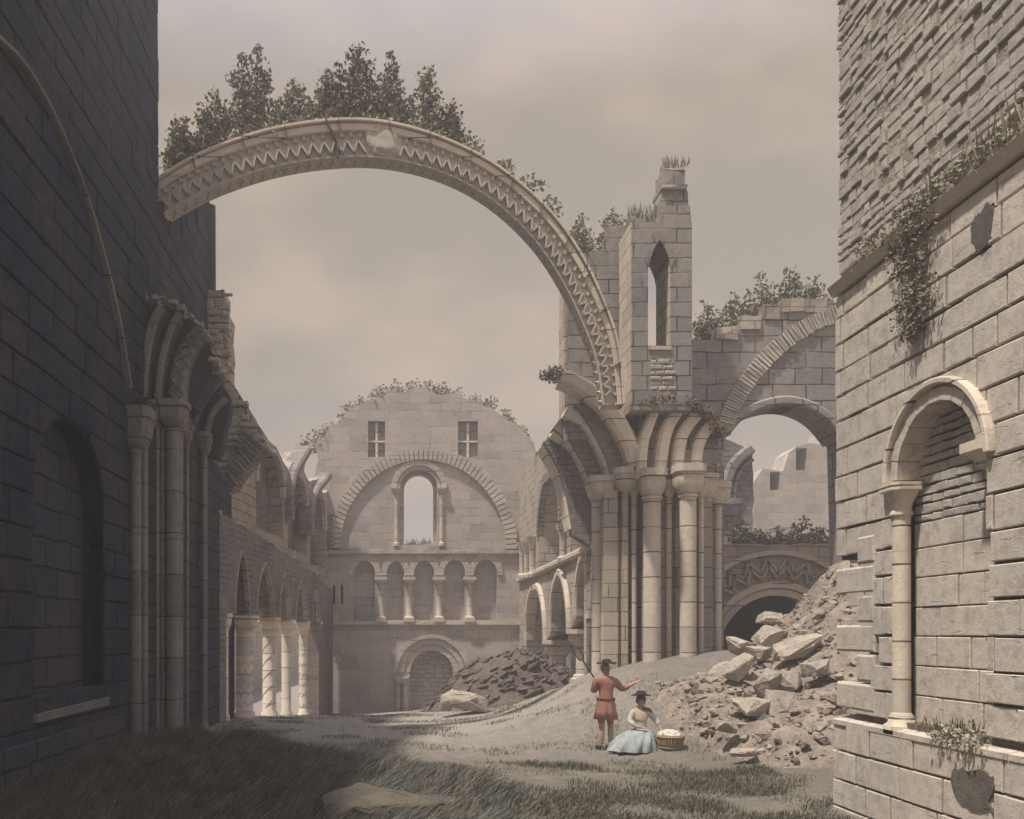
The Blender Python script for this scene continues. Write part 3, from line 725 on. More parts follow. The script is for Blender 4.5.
    for i, (x, y, h, w_) in enumerate(spec):
        p = at(x, y + 2, WY + .4); shrub('wall_bush', 'small grey-green bush ' + place[i], p, h * WY / F, w_ * WY / F, 4, 'leaf_pale', 50 + i, .11, .7, 'bushes along the distant gable')
    p = at(419, 545, WY + .7); tuft('grass_tuft', 'small tuft of grass on the sill of the far round-headed window', p, .45, 1.1, 60, 'leaf', 5)
build_west()

# ------------------------------------------------------------------ LEFT NAVE ARCADE
def build_left_nave():
    X0, k = -4.75, .1156
    fn, q = skew(X0, k, -1)
    t = thing('nave_arcade', 'left nave arcade wall with broken sloping top and carved columns', 'ruined arcade', fn(26, -.2, 0))
    cols = [231, 252, 276, 292.5, 309, 322]
    caps = [(231, 617), (252, 624), (276, 632), (292.5, 634), (309, 636), (322, 634)]
    holes = []; apex = [548, 563, 573, 581, 590]
    for i in range(5):
        x0, x1 = cols[i] + (3 if i != 1 else 4), cols[i + 1] - 3
        u0, u1 = q(x0, 0)[0], q(x1, 0)[0]; um = (u0 + u1) / 2
        vs = 2.86 - .02 * i
        ap = E + (VY - apex[i]) * um / F
        l = archloop(u0 + .02, u1 - .02, -3, vs, 'pointed', top=ap, n=10); holes.append(l)
    tops = rough([q(*p) for p in [(212, 512), (228, 516), (245, 527), (262, 538), (280, 550), (298, 562), (316, 575), (332, 590)]], .3, .05)
    # one polygon: top edge, then down and through each opening
    poly = tops + [q(333, 592)] + [(q(333, 0)[0], -2)]
    for l in holes[::-1]:
        body = l[2:]               # only the arch itself: columns carry it
        if l is holes[-1]: poly += [(body[0][0], -2)]
        poly += [(p[0], p[1]) for p in body]
    poly += [(q(226, 0)[0], holes[0][-1][1]), (q(226, 0)[0], -2), (q(212, 0)[0], -2)]
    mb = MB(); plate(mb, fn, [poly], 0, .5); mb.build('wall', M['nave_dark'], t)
    # pale ragged coping
    mb = MB()
    for i in range(150):
        f = random.random() * (len(tops) - 1); j = int(f); p = Vector(tops[j]).lerp(Vector(tops[min(j + 1, len(tops) - 1)]), f - j)
        r = random.uniform(.04, .10); x, y, z = fn(p.x, p.y, random.uniform(0, .75)); mb.box(x - r, x + r, y - r * 1.3, y + r * 1.3, z - r * .5, z + r * .8, r * .45)
    mb.build('ragged_coping', M['haunch'], t)
    # arch edge ribs
    mb = MB()
    for l in holes: strip(mb, fn, l[2:], .07, -.05, .1)
    mb.build('arch_moulding', M['nave'], t)
    for i, (px, py) in enumerate(caps):
        u, v = q(px, py); v = holes[min(i, 4)][-1][1] - .42; x, y, z = fn(u, v, .40)
        rr = [.15, .25, .22, .17, .17, .15][i]
        c = MB(); zb = gz(x, y) - .1; hcap = .42
        s = MB(); s.lathe((x + .18, y, 0), [(rr * 1.25, zb - .5), (rr * 1.25, zb + .22), (rr, zb + .3), (rr, v - .05), ], 18)
        so_ = s.build('column', M['column_pale'], t, smooth='angle')
        c.lathe((x + .18, y, v - .05), cushion_profile(rr * 1.42, rr * 1.02, hcap + .05), 16); c.build('capital', M['column_pale'], so_, smooth='angle')
        p = MB(); r = rr; x += .18
        if i in (1, 4):
            for kk in range(7):
                for a in range(14):
                    a0, a1 = 2 * math.pi * a / 14, 2 * math.pi * (a + 1) / 14; zz = zb + .45 + kk * (v - zb - .6) / 7
                    A = (x + r * math.cos(a0), y + r * math.sin(a0), zz + (.15 if a % 2 else 0)); B = (x + r * math.cos(a1), y + r * math.sin(a1), zz + (0 if a % 2 else .15)); p.tube([A, B], .013, 4)
            p.build('chevron_carving', M['ashlar'], so_)
        elif i == 2:
            for kk in range(3):
                p.tube([(x + r * math.cos(kk * 2.1 + f * .35), y + r * math.sin(kk * 2.1 + f * .35), zb + .4 + (v - zb - .5) * f / 29) for f in range(30)], .013, 4)
            p.build('spiral_carving', M['ashlar'], so_)
    # gallery wall set back, with stumps of vault ribs
    fn, q = skew(-5.05, k, -1)
    g = thing('gallery_wall', 'set-back left gallery wall with tall pointed recesses and stumps of vault ribs', 'ruined wall', fn(30, -.5, 0))
    out_ = [(226, 560), (226, 480), (240, 462), (252, 448), (264, 436), (276, 446), (284, 462), (289, 470), (300, 452), (307, 456), (304, 470), (309, 482), (319, 478), (323, 484), (322, 495), (331, 488), (342, 486), (345, 492), (336, 515), (331, 540), (331, 600)]
    poly = rough([q(*p) for p in out_[2:-1]], .4, .05) + [q(331, 590), q(316, 576), q(280, 551), q(245, 528), q(232, 520), q(232, 480)]
    rec = []
    for x0, x1, yt, yb in ((256, 283, 452, 506), (288, 307, 476, 528), (310, 325, 488, 545)):
        u0, u1 = q(x0, 0)[0], q(x1, 0)[0]; um = (u0 + u1) / 2
        rec.append(archloop(u0, u1, E + (VY - yb) * um / F - .9, E + (VY - (yt + 38)) * um / F, 'pointed', top=E + (VY - yt) * um / F))
    mb = MB(); plate(mb, fn, [poly] + rec, 0, .9); mb.build('wall', M['nave'], g)
    mb = MB()
    for l in rec: plate(mb, fn, [[(p[0], p[1]) for p in l]], .5, .62)
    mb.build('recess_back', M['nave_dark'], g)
    mb = MB()
    for l in rec: strip(mb, fn, l[2:], .12, -.10, .1)
    mb.build('recess_moulding', M['west_trim'], g)
    # rib stumps leaning out over the nave
    mb = MB()
    for pts in ([(286, 520), (286, 492), (292, 470), (304, 450)], [(307, 535), (307, 508), (312, 492), (325, 476)], [(327, 545), (328, 520), (334, 502), (346, 486)]):
        strip(mb, fn, smoothpts([q(*p) for p in pts], 5), .34, -.3, .3)
    mb.build('vault_rib_stump', M['nave_dark'], g)
    # haunch of the first nave arch beside the dark pier
    fn, q = front(25.6)
    h = thing('broken_haunch', 'pale ragged rubble haunch of a fallen arch beside the dark left pier', 'ruined arch', at(230, 500, 25.6))
    out_ = [(206, 288), (222, 288), (222, 300), (218, 312), (227, 314), (228, 378), (238, 392), (250, 410), (260, 428), (266, 443), (258, 452), (244, 462), (232, 478), (222, 497), (214, 508), (206, 512)]
    mb = MB(); plate(mb, fn, [rough([q(*p) for p in out_], .18, .035, True)], .1, 1.1); mb.build('wall', M['haunch'], h)
    def kp(u, v, w_, h_):
        px = VX + u * F / 25.6; py = VY - (v - E) * F / 25.6
        if py < 385: return px < 226 and py > 292
        edge = 228 + (py - 380) * .62 if py < 443 else 264 - (py - 443) * .78
        return px + 3 < edge
    mb = MB(); courses(mb, fn, *[q(x, 0)[0] for x in (206, 266)], q(0, 512)[1], q(0, 290)[1], .2, .42, .06, .3, gap=.02, ch=.03, jd=.06, keep=kp, ew=.02); mb.build('facing_stones', M['rubble_block'], h)
    mb = MB(); A = smoothpts([q(243, 428), q(236, 446), q(226, 468), q(216, 492)], 5); B = smoothpts([q(265, 446), q(252, 462), q(238, 480), q(222, 506)], 5)
    for i in range(len(A) - 1):
        a0, a1, b0, b1 = A[i], A[i].lerp(A[i + 1], .8), B[i], B[i].lerp(B[i + 1], .8)
        mb.hexa([fn(*p, -.06 + random.uniform(-.03, .03)) for p in (a0, a1, b1, b0)], [fn(*p, .9) for p in (a0, a1, b1, b0)])
    mb.build('arch_stones', M['nave_dark'], h)
    # outer aisle wall seen through the arcade
    mb = MB(); plate(mb, (lambda u, v, d: (-8.9 - d, u, v)), [rough([(22, 2.8), (30, 2.6), (40, 3.0), (55, 2.9), (80, 3.1)], .8, .12) + [(80, -3), (22, -2)]], 0, .8)
    o = mb.build('aisle_wall', M['nave'], None, loc=(-8.9, 33, -1)); tag(o, 'low ruined aisle wall seen between the carved columns on the left', 'ruined wall')
build_left_nave()

# ------------------------------------------------------------------ RIGHT NAVE WALL
def build_right_nave():
    fn, q = side(5.3, 1)
    t = thing('nave_wall', 'right nave wall with pointed arcade below and pointed gallery openings above', 'ruined wall', (5.3, 30, .5))
    top = [(519, 480), (530, 462), (541, 448), (548, 441), (556, 432), (566, 430), (580, 440), (592, 450)]
    outer = [(23.6, -2)] + [(23.6, q(600, 455)[1])] + rough([q(*p) for p in top][::-1], .4, .08) + [(40.2, q(519, 480)[1]), (40.2, -2)]
    def hole(x0, x1, yb, ys, yt):
        u0, u1 = q(x1, 0)[0], q(x0, 0)[0]; um = (u0 + u1) / 2; z = lambda y: E + (VY - y) * um / F
        return archloop(u0, u1, z(yb), z(ys), 'pointed', top=z(yt), n=10)
    low = [hole(527, 546, 700, 640, 588), hole(552, 570, 700, 630, 572), hole(577, 592, 700, 615, 555)]
    up = [hole(539, 560, 563, 530, 481), hole(571, 585, 552, 525, 486)]
    poly = outer[:-2] + [(40.2, q(519, 480)[1]), (40.2, -2), (low[0][1][0] + .0, -2)]
    for l in low: poly += [(p[0], p[1]) for p in l[2:]]
    poly = [p for p in poly if p != (low[0][1][0], -2)]
    poly.insert(poly.index((40.2, -2)) + 1, (low[0][2][0], -2))
    poly += [(low[2][0][0], -2), (23.6, -2)][:0] + [(23.6, low[2][-1][1])]
    poly = poly[1:]
    mb = MB(); plate(mb, fn, [poly] + up, 0, .95); mb.build('wall', M['nave'], t)
    mb = MB()
    for l in up:
        L = [Vector(p) for p in l[2:]]
        for i in range(len(L) - 1):
            for f in (0, .5):
                a = L[i].lerp(L[i + 1], f); b = L[i].lerp(L[i + 1], f + .4); c = Vector(((min(p.x for p in L) + max(p.x for p in L)) / 2, min(p.y for p in L)))
                oa = a + (a - c).normalized() * .32; ob = b + (b - c).normalized() * .32
                mb.hexa([fn(*p, -.07) for p in (a, oa, ob, b)], [fn(*p, .2) for p in (a, oa, ob, b)])
    mb.build('gallery_voussoirs', M['nave_dark'], t)
    mb = MB()
    for l in low: strip(mb, fn, l[2:], .3, -.12, .3)
    mb.build('arch_moulding', M['pier'], t)
    mb = MB(); strip(mb, fn, [(23.7, q(598, 545)[1]), (39.9, q(521, 580)[1])], .2, -.16, .1); mb.build('string_course', M['pier'], t)
    for px, yc, r in ((549, 634, .26), (574, 628, .28), (594, 622, .28)):
        u, v = q(px, yc); p = fn(u, v, .34); v = {549: low[0][-1][1], 574: low[1][-1][1], 594: low[2][-1][1]}[px]; shaft(t, p[0], p[1], gz(p[0], p[1]), v - .58, r, .46, .6, M['pier'])
    for px, yb, yt, r in ((566, 562, 528, .11), (535, 577, 540, .13), (529, 578, 545, .11), (524, 578, 545, .1)):
        u, v = q(px, yb); v1 = q(px, yt)[1]; p = fn(u, v, 0); s = MB(); s.lathe((p[0] - .1, p[1], v), [(r * 1.6, 0, 1), (r * 1.6, .12, 1), (r, .2), (r, v1 - v - .25), (r * 1.7, v1 - v, 1), (r * 1.9, v1 - v + .12, 1)], 12); s.build('colonnette', M['pier'], t, smooth='angle')
    mb = MB()
    for i in range(120):
        f = random.random() * 7; j = min(int(f), 6); a = Vector(q(*top[j])); b = Vector(q(*top[j + 1])); p = a.lerp(b, f - j); r = random.uniform(.05, .14)
        x, y, z = fn(p.x, p.y, random.uniform(0, .9)); mb.box(x - r, x + r, y - r, y + r, z - r * .6, z + r * .7, r * .4)
    mb.build('broken_edge', M['haunch'], t)
    # aisle wall beyond
    mb = MB(); plate(mb, (lambda u, v, d: (8.3 + d, u, v)), [rough([(25.2, 6.3), (31, 6.0), (37, 6.6), (43, 5.6), (62, 5.8)], .5, .12) + [(62, -2), (25.2, -2)]], 0, .5)
    o = mb.build('aisle_wall', M['nave_dark'], None, loc=(8.3, 34, 0)); tag(o, 'grey aisle wall seen through the pointed openings of the right nave wall', 'ruined wall')
build_right_nave()

# ------------------------------------------------------------------ RIGHT CROSSING PIER
def build_right_pier():
    t = thing('compound_pier', 'tall sunlit clustered pier of round shafts with cushion capitals, right of centre', 'pier', at(655, 662, 22))
    b = MB()
    def pb(x0, x1, Y, Yb, zt, z0=.4): b.box((x0 - VX) * Y / F, (x1 - VX) * Y / F, Y, Yb, z0, zt)
    pb(592, 604, 24.2, 24.95, 6.6); pb(628, 646, 23.3, 26.0, 6.7); pb(644, 680, 22.7, 25.6, 6.9); pb(676, 712, 22.5, 25.3, 6.9); pb(706, 724, 23.2, 25.0, 6.6)
    b.build('pier_core', M['pier_wall'], t)
    mb = MB()
    mb.box(*[(x - VX) * 22.9 / F for x in (604, 618)], 22.9, 25.4, .4, at(0, 490, 22.9).z); mb.box(*[(x - VX) * 23.05 / F for x in (617.6, 623)], 23.05, 25.4, .4, at(0, 525, 23).z)
    mb.box(*[(x - VX) * 22.8 / F for x in (622.6, 628)], 22.8, 25.4, .4, at(0, 490, 22.8).z)
    mb.build('pilaster', M['tower_lit'], t)
    P_ = M['pier']
    for (px, Y, yc, r, cr_, ch) in ((597, 23.4, 503, .14, .22, .5), (634, 22.9, 498, .07, .12, .4), (652, 22.35, 500, .215, .29, .75), (669, 22.6, 500, .075, .13, .5), (675, 22.75, 500, .06, .1, .4), (688, 22.15, 498, .20, .33, .8), (701, 22.45, 500, .07, .13, .5), (708, 22.6, 502, .10, .2, .7), (718, 22.8, 510, .09, .24, .7)):
        p = at(px, yc, Y); shaft(t, p.x, Y, gz(p.x, Y) - .3, p.z, r, cr_, ch, P_, base=False)
    # half-bowl corbel capitals on the left orders
    for px, Y, yc in ((603, 23.1, 500), (628, 22.75, 492)):
        p = at(px, yc, Y); c = MB(); c.lathe((p.x, Y + .1, p.z), [(.06, 0), (.18, .05, .2), (.27, .16, .5), (.31, .3, 1), (.31, .42, 1), (.35, .45, 1), (.35, .6, 1)], 16); c.build('corbel', P_, t, smooth='angle')
    # left-going orders of the nave arch, each set farther back
    sets = [([(641, 476), (630, 440), (606, 403), (580, 383), (562, 375)], .42, 22.5, .6),
            ([(616, 486), (606, 455), (588, 423), (566, 410)], .29, 23.1, .6),
            ([(596, 492), (588, 467), (574, 443), (554, 430)], .28, 23.7, .6),
            ([(575, 528), (570, 500), (561, 470), (546, 444)], .30, 24.4, .8)]
    for i, (pts, wd, Y, dp) in enumerate(sets):
        fn, q = front(Y); mb = MB(); strip(mb, fn, smoothpts([q(*p) for p in pts], 8), wd, 0, dp)
        mb.build('arch_order', M['column_pale'], t)
    fills = [([(645, 480), (634, 448), (612, 413), (592, 400), (575, 404), (590, 425), (606, 455), (616, 490), (630, 492)], 22.95),
             ([(618, 492), (604, 455), (588, 423), (568, 408), (553, 428), (572, 443), (586, 468), (595, 498), (604, 500)], 23.55),
             ([(596, 505), (586, 470), (574, 443), (556, 430), (544, 442), (560, 470), (568, 500), (574, 535), (590, 545)], 24.2)]
    mb = MB()
    for pts, Y in fills:
        fn, q = front(Y); plate(mb, fn, [[q(*p) for p in pts]], 0, .5)
    mb.build('order_soffit', M['nave_dark'], t)  # darker stone paints the shade between the pale orders
    # right-going orders
    fn, q = front(22.3); mb = MB()
    for pts, wd in (([(642, 478), (644, 445), (650, 424), (658, 404)], .24), ([(661, 470), (665, 440), (671, 422), (680, 408)], .30), ([(678, 468), (682, 440), (689, 425), (698, 414)], .28), ([(697, 465), (700, 445), (706, 432), (714, 422)], .26)):
        strip(mb, fn, smoothpts([q(*p) for p in pts], 6), wd, 0, .5)
    mb.build('arch_order', M['column_pale'], t)
    mb = MB(); plate(mb, fn, [rough([q(*p) for p in [(636, 480), (640, 440), (645, 403), (665, 400), (690, 402), (712, 412), (724, 430), (720, 450), (716, 480)]], .2, .02, True)], .36, 1.6); mb.build('springer_mass', M['pier_wall'], t)
    fn, q = front(22.0); mb = MB()
    edge = smoothpts([q(*p) for p in [(643, 402), (655, 398), (672, 398), (690, 401), (706, 408), (717, 420), (723, 434)]], 8)
    for p in edge:
        for _ in range(16):
            leaf_cloud(mb, Vector(fn(p.x + random.uniform(-.06, .06), p.y + random.uniform(-.14, .06), random.uniform(-.08, 1.2))), .11, 6, .055, random)
    mb.build('turf_crust', M['turf'], t)
build_right_pier()

# ------------------------------------------------------------------ LANCET TOWER
def build_tower():
    fn, q = front(22.0)
    t = thing('tower_fragment', 'tall grey tower fragment pierced by one lancet with a block pinnacle', 'ruined tower', at(660, 400, 22))
    Z = lambda y: E + (VY - y) * 22 / F
    outer = [q(632, 410), q(692, 410), q(692, 222), q(690, 222), q(690, 205), q(659, 206), q(659, 222)] + [q(646, 222), q(646, 218), q(632, 219)]
    u0, u1 = q(648, 0)[0], q(671, 0)[0]
    lan = archloop(u0, u1, Z(348), Z(275), 'pointed', top=Z(240), n=10)
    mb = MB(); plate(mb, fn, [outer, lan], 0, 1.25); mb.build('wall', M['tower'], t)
    # thin pale skins paint sunlight on the left flank and right reveal
    mb = MB(); mb.box(q(631, 0)[0], q(632, 0)[0] - .003, 22.02, 23.2, Z(410), Z(222)); mb.build('sunlit_flank', M['tower_lit'], t)
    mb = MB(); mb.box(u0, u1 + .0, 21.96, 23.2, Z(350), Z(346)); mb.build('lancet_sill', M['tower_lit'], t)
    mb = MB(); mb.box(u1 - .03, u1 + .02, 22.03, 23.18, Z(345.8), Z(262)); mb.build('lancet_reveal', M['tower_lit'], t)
    mb = MB(); x0, x1 = u0, u1; c = (u0 + u1) / 2
    L = [Vector(p) for p in lan[2:]]
    for i in range(2, len(L) - 3):
        a, b = L[i], L[i + 1]; cc = Vector((c, Z(290))); oa = a + (a - cc).normalized() * .24; ob = b + (b - cc).normalized() * .24
        b2 = a.lerp(b, .85); ob2 = oa.lerp(ob, .85); mb.hexa([fn(*p, -.025) for p in (a, oa, ob2, b2)], [fn(*p, .3) for p in (a, oa, ob2, b2)])
    mb.build('lancet_voussoirs', M['tower'], t)
    mb = MB()
    def blk(x0, x1, y0, y1): mb.box(q(x0, 0)[0], q(x1, 0)[0], 22.0 + random.uniform(0, .1), 22.75, Z(y0) + .01, Z(y1), .035)
    blk(659, 692, 221, 206); blk(662, 689, 206, 188); blk(661, 688, 188, 184); blk(663, 687, 184, 169); blk(665, 682, 169, 166)
    mb.build('pinnacle', M['tower'], t)
    # rubble patch under the lancet
    mb = MB(); fn2 = fn
    courses(mb, fn, q(650, 0)[0], q(676, 0)[0], Z(396), Z(356), .13, .24, -.015, .05, gap=.015, ch=.02, jd=.03, ew=.02); mb.build('rubble_patch', M['rubble_block'], t)
    fn, q = front(23.35)
    outer = [q(568, 440), q(628, 440), q(628, 226), q(622, 224), q(606, 226), q(606, 249), q(598, 251), q(582, 252), q(582, 262), q(568, 268)]
    mb = MB(); plate(mb, fn, [rough([tuple(p) for p in outer], .4, .025, True)], 0, .9); mb.build('back_wall', M['tower'], t)
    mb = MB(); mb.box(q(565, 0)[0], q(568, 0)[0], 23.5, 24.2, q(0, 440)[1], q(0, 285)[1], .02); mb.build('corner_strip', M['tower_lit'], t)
    # mass below, carried by the pier
    mb = MB(); fn, q = front(22.9); plate(mb, fn, [[q(612, 398), q(700, 398), q(716, 425), q(712, 480), q(646, 480), q(640, 455), q(628, 425), q(614, 402)]], 0, 2.2); mb.build('lower_wall', M['tower'], t)
    shrub('ledge_bush', 'little dark bush on the ledge where the great arch meets the tower fragment', at(581, 251, 23.6), .95, .9, 5, 'leaf', 91, .075, 1)
    shrub('ledge_bush', 'tiny bush on the small block just left of the tall tower flank', at(614, 226, 23.7), .4, .5, 3, 'leaf', 92, .06, 1)
    tuft('grass_tuft', 'tuft of dry grass on the flat top left of the block pinnacle', at(645, 219, 22.4), .38, .85, 150, 'leaf', 6, depth=.7)
    tuft('grass_tuft', 'pale tuft of grass crowning the block pinnacle', at(674, 168, 22.4), .28, .6, 110, 'leaf_pale', 7, depth=.6)
build_tower()

# ------------------------------------------------------------------ TRANSEPT WALL (right, behind)
def build_transept():
    Y0 = 23.4; fn, q = front(Y0)
    t = thing('transept_wall', 'grey ashlar transept wall with stepped top and rising relieving arch', 'ruined wall', at(770, 430, Y0))
    opening = smoothpts([q(*p) for p in [(726, 436), (740, 420), (760, 409), (785, 404), (808, 408), (828, 420), (845, 440)]], 6)
    op = [(p.x, p.y) for p in opening]
    outer = [q(686, 415), q(686, 340), q(715, 340), q(715, 330), q(740, 330), q(740, 319), q(762, 319), q(762, 310), q(781, 310), q(781, 302), q(840, 302), q(870, 302), q(870, 620), (q(850, 0)[0], q(0, 620)[1])] + op[::-1] + [q(722, 460), q(712, 470), q(700, 440)]
    mb = MB(); plate(mb, fn, [outer], 0, 1.0); mb.build('wall', M['trans'], t)
    mb = MB()
    for x0, x1, y in ((716, 738, 333), (741, 760, 322), (763, 779, 312), (782, 803, 305), (804, 826, 305)):
        mb.box(q(x0, 0)[0], q(x1, 0)[0], Y0 - .06, Y0 + .95, q(0, y + 7)[1], q(0, y - 6)[1], .03)
    mb.build('coping_stones', M['infill'], t)
    # relieving arch of narrow voussoirs
    A = smoothpts([q(*p) for p in [(717, 428), (722, 410), (732, 390), (748, 367), (768, 345), (790, 328), (812, 315), (835, 307)]], 7)
    mb = MB(); n = len(A)
    for i in range(n - 1):
        tt = (A[i + 1] - A[i]).normalized(); nn = Vector((tt.y, -tt.x)); a = A[i]; b = A[i].lerp(A[i + 1], .72); wd = .42 * random.uniform(.94, 1.04)
        mb.hexa([fn(*p, -.07 + random.uniform(-.02, .02)) for p in (a, b, b + nn * wd, a + nn * wd)], [fn(*p, .1) for p in (a, b, b + nn * wd, a + nn * wd)])
    mb.build('relieving_arch', M['rubble_block'], t)
    mb = MB(); strip(mb, fn, [(p.x, p.y + .1) for p in opening], .24, -.05, 1.02); mb.build('opening_arch', M['tower'], t)
    # shrubs on top
    lab = ['loose dark bush at the low left end of the stepped transept wall', 'bush on the second step of the transept wall, spreading left', 'tall feathery bush midway along the stepped transept wall', 'tallest feathery bush near the top of the stepped transept wall', 'bush at the right end of the transept wall beside the near wall']
    for i, (x, y, h, wd) in enumerate(((708, 338, 38, 26), (733, 330, 36, 34), (762, 318, 42, 34), (789, 303, 34, 34), (815, 303, 26, 28))):
        shrub('wall_bush', lab[i], at(x, y, 23.9), h * 23.9 / F, wd * 23.9 / F, 5, 'leaf', 110 + i, .085, .9, 'bushes on the transept wall')
    # low wall with the zigzag doorway
    Y1 = 25.2; fn, q = front(Y1)
    g = thing('chevron_doorway', 'low wall with a half-buried dark round doorway ringed by zigzag', 'doorway', at(775, 645, Y1))
    c = q(776, 655); r = 62 * Y1 / F
    outer = [q(700, 720), q(700, 545)] + rough([q(700, 545), q(870, 543)], .3, .03) + [q(870, 545), q(870, 720)]
    hole = [(c[0] + r * math.cos(a), c[1] + r * math.sin(a) * 1.03) for a in [math.pi * i / 24 for i in range(25)]]
    hole = [(c[0] + r, q(0, 700)[1])] + hole + [(c[0] - r, q(0, 700)[1])]
    mb = MB(); plate(mb, fn, [outer, hole], 0, 1.0); mb.build('wall', M['nave'], g)
    mb = MB(); ring(mb, fn, c, r - .12, r + .06, 0, math.pi, 40, -.05, .3, 0, 0, 1.03); ring(mb, fn, c, r + .09, r + .26, 0, math.pi, 40, -.10, .1, 0, 0, 1.03); mb.build('arch_rolls', M['pier'], g)
    mb = MB(); ring(mb, fn, c, r + .98, r + 1.1, .1, math.pi - .1, 30, -.14, .1, 0, 0, 1.03); mb.build('hood', M['pier'], g)
    mb = MB(); n = 30
    for k in range(2):
        for i in range(n):
            a0, a1 = math.pi * i / n, math.pi * (i + 1) / n; ra, rb = (r + .34 + k * .2, r + .70 + k * .2); r0, r1 = (ra, rb) if i % 2 else (rb, ra)
            bar(mb, fn, (c[0] + r0 * math.cos(a0), c[1] + r0 * math.sin(a0) * 1.03), (c[0] + r1 * math.cos(a1), c[1] + r1 * math.sin(a1) * 1.03), .085, -.14, .05)
    mb.build('zigzag_moulding', M['infill'], g)
    mb = MB(); x0, x1 = c[0] - r - .3, c[0] + r + .3       # undercroft box behind, painted near-black for the doorway's shade
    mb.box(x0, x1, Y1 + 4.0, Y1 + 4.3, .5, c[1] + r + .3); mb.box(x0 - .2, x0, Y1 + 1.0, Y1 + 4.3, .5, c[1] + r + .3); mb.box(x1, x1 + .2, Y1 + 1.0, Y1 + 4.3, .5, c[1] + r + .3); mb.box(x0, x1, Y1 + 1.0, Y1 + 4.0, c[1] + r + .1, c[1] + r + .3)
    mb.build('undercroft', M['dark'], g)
    lb = ['leftmost of the small plants on the low wall over the dark doorway', 'small plant second from left on the low wall over the dark doorway', 'small low plant in the middle of the wall over the dark doorway', 'largest of the small plants on the wall over the dark doorway', 'rightmost of the small plants on the wall over the dark doorway']
    for i, (x, y, h, wd) in enumerate(((740, 545, 26, 16), (755, 545, 17, 18), (774, 544, 18, 24), (796, 544, 24, 26), (817, 544, 18, 24))):
        shrub('wall_plant', lb[i], at(x, y, 25.6), h * 25.6 / F, wd * 25.6 / F, 4, 'leaf_dark', 130 + i, .085, 1, 'plants above the zigzag doorway')
    # ruins farther off, framed by the opening
    fn, q = front(31)
    d = thing('arched_wall_stub', 'grey wall stub with the start of an arch, seen through the opening left side', 'ruined wall', at(735, 600, 31))
    mb = MB(); plate(mb, fn, [rough([q(*p) for p in [(708, 640), (708, 435), (728, 440), (742, 445), (753, 452), (753, 640)]], .4, .05, True)], 0, 1.2); mb.build('wall', M['nave_dark'], d)
    mb = MB(); strip(mb, fn, smoothpts([q(*p) for p in [(724, 500), (727, 478), (735, 462), (750, 449)]], 6), .35, -.25, .1); strip(mb, fn, smoothpts([q(*p) for p in [(732, 500), (735, 482), (742, 468), (752, 460)]], 6), .12, -.15, .1); mb.build('arch_order', M['trans'], d)
    p = at(724, 500, 30.8); c_ = MB(); c_.lathe((p.x, p.y, p.z - .9), cushion_profile(.42, .2, .9), 14); c_.lathe((p.x, p.y, 0), [(.2, 0), (.2, p.z - .9)], 14); c_.build('wall_shaft', M['trans'], d, smooth='angle')
    fn, q = front(48)
    d = thing('far_tower_ruin', 'pale sunlit ruined tower far off with two square openings, seen through the arched opening', 'ruined tower', at(795, 640, 48))
    holes = [[q(770, 490), q(780, 490), q(780, 472), q(770, 472)], [q(796, 470), q(807, 470), q(807, 448), q(796, 448)]]
    mb = MB(); plate(mb, fn, [rough([q(*p) for p in [(753, 640), (753, 482), (762, 470), (783, 470), (790, 452), (796, 446), (820, 443), (824, 430), (880, 425), (880, 640)]], .6, .08, True)] + holes, 0, 1.8); mb.build('wall', M['far'], d)
    mb = MB(); plate(mb, fn, [[q(766, 494), q(812, 494), q(812, 446), q(798, 447), q(792, 455), q(785, 472), q(766, 472)]], 1.5, 1.78); mb.build('inner_wall', M['nave_dark'], d)
build_transept()

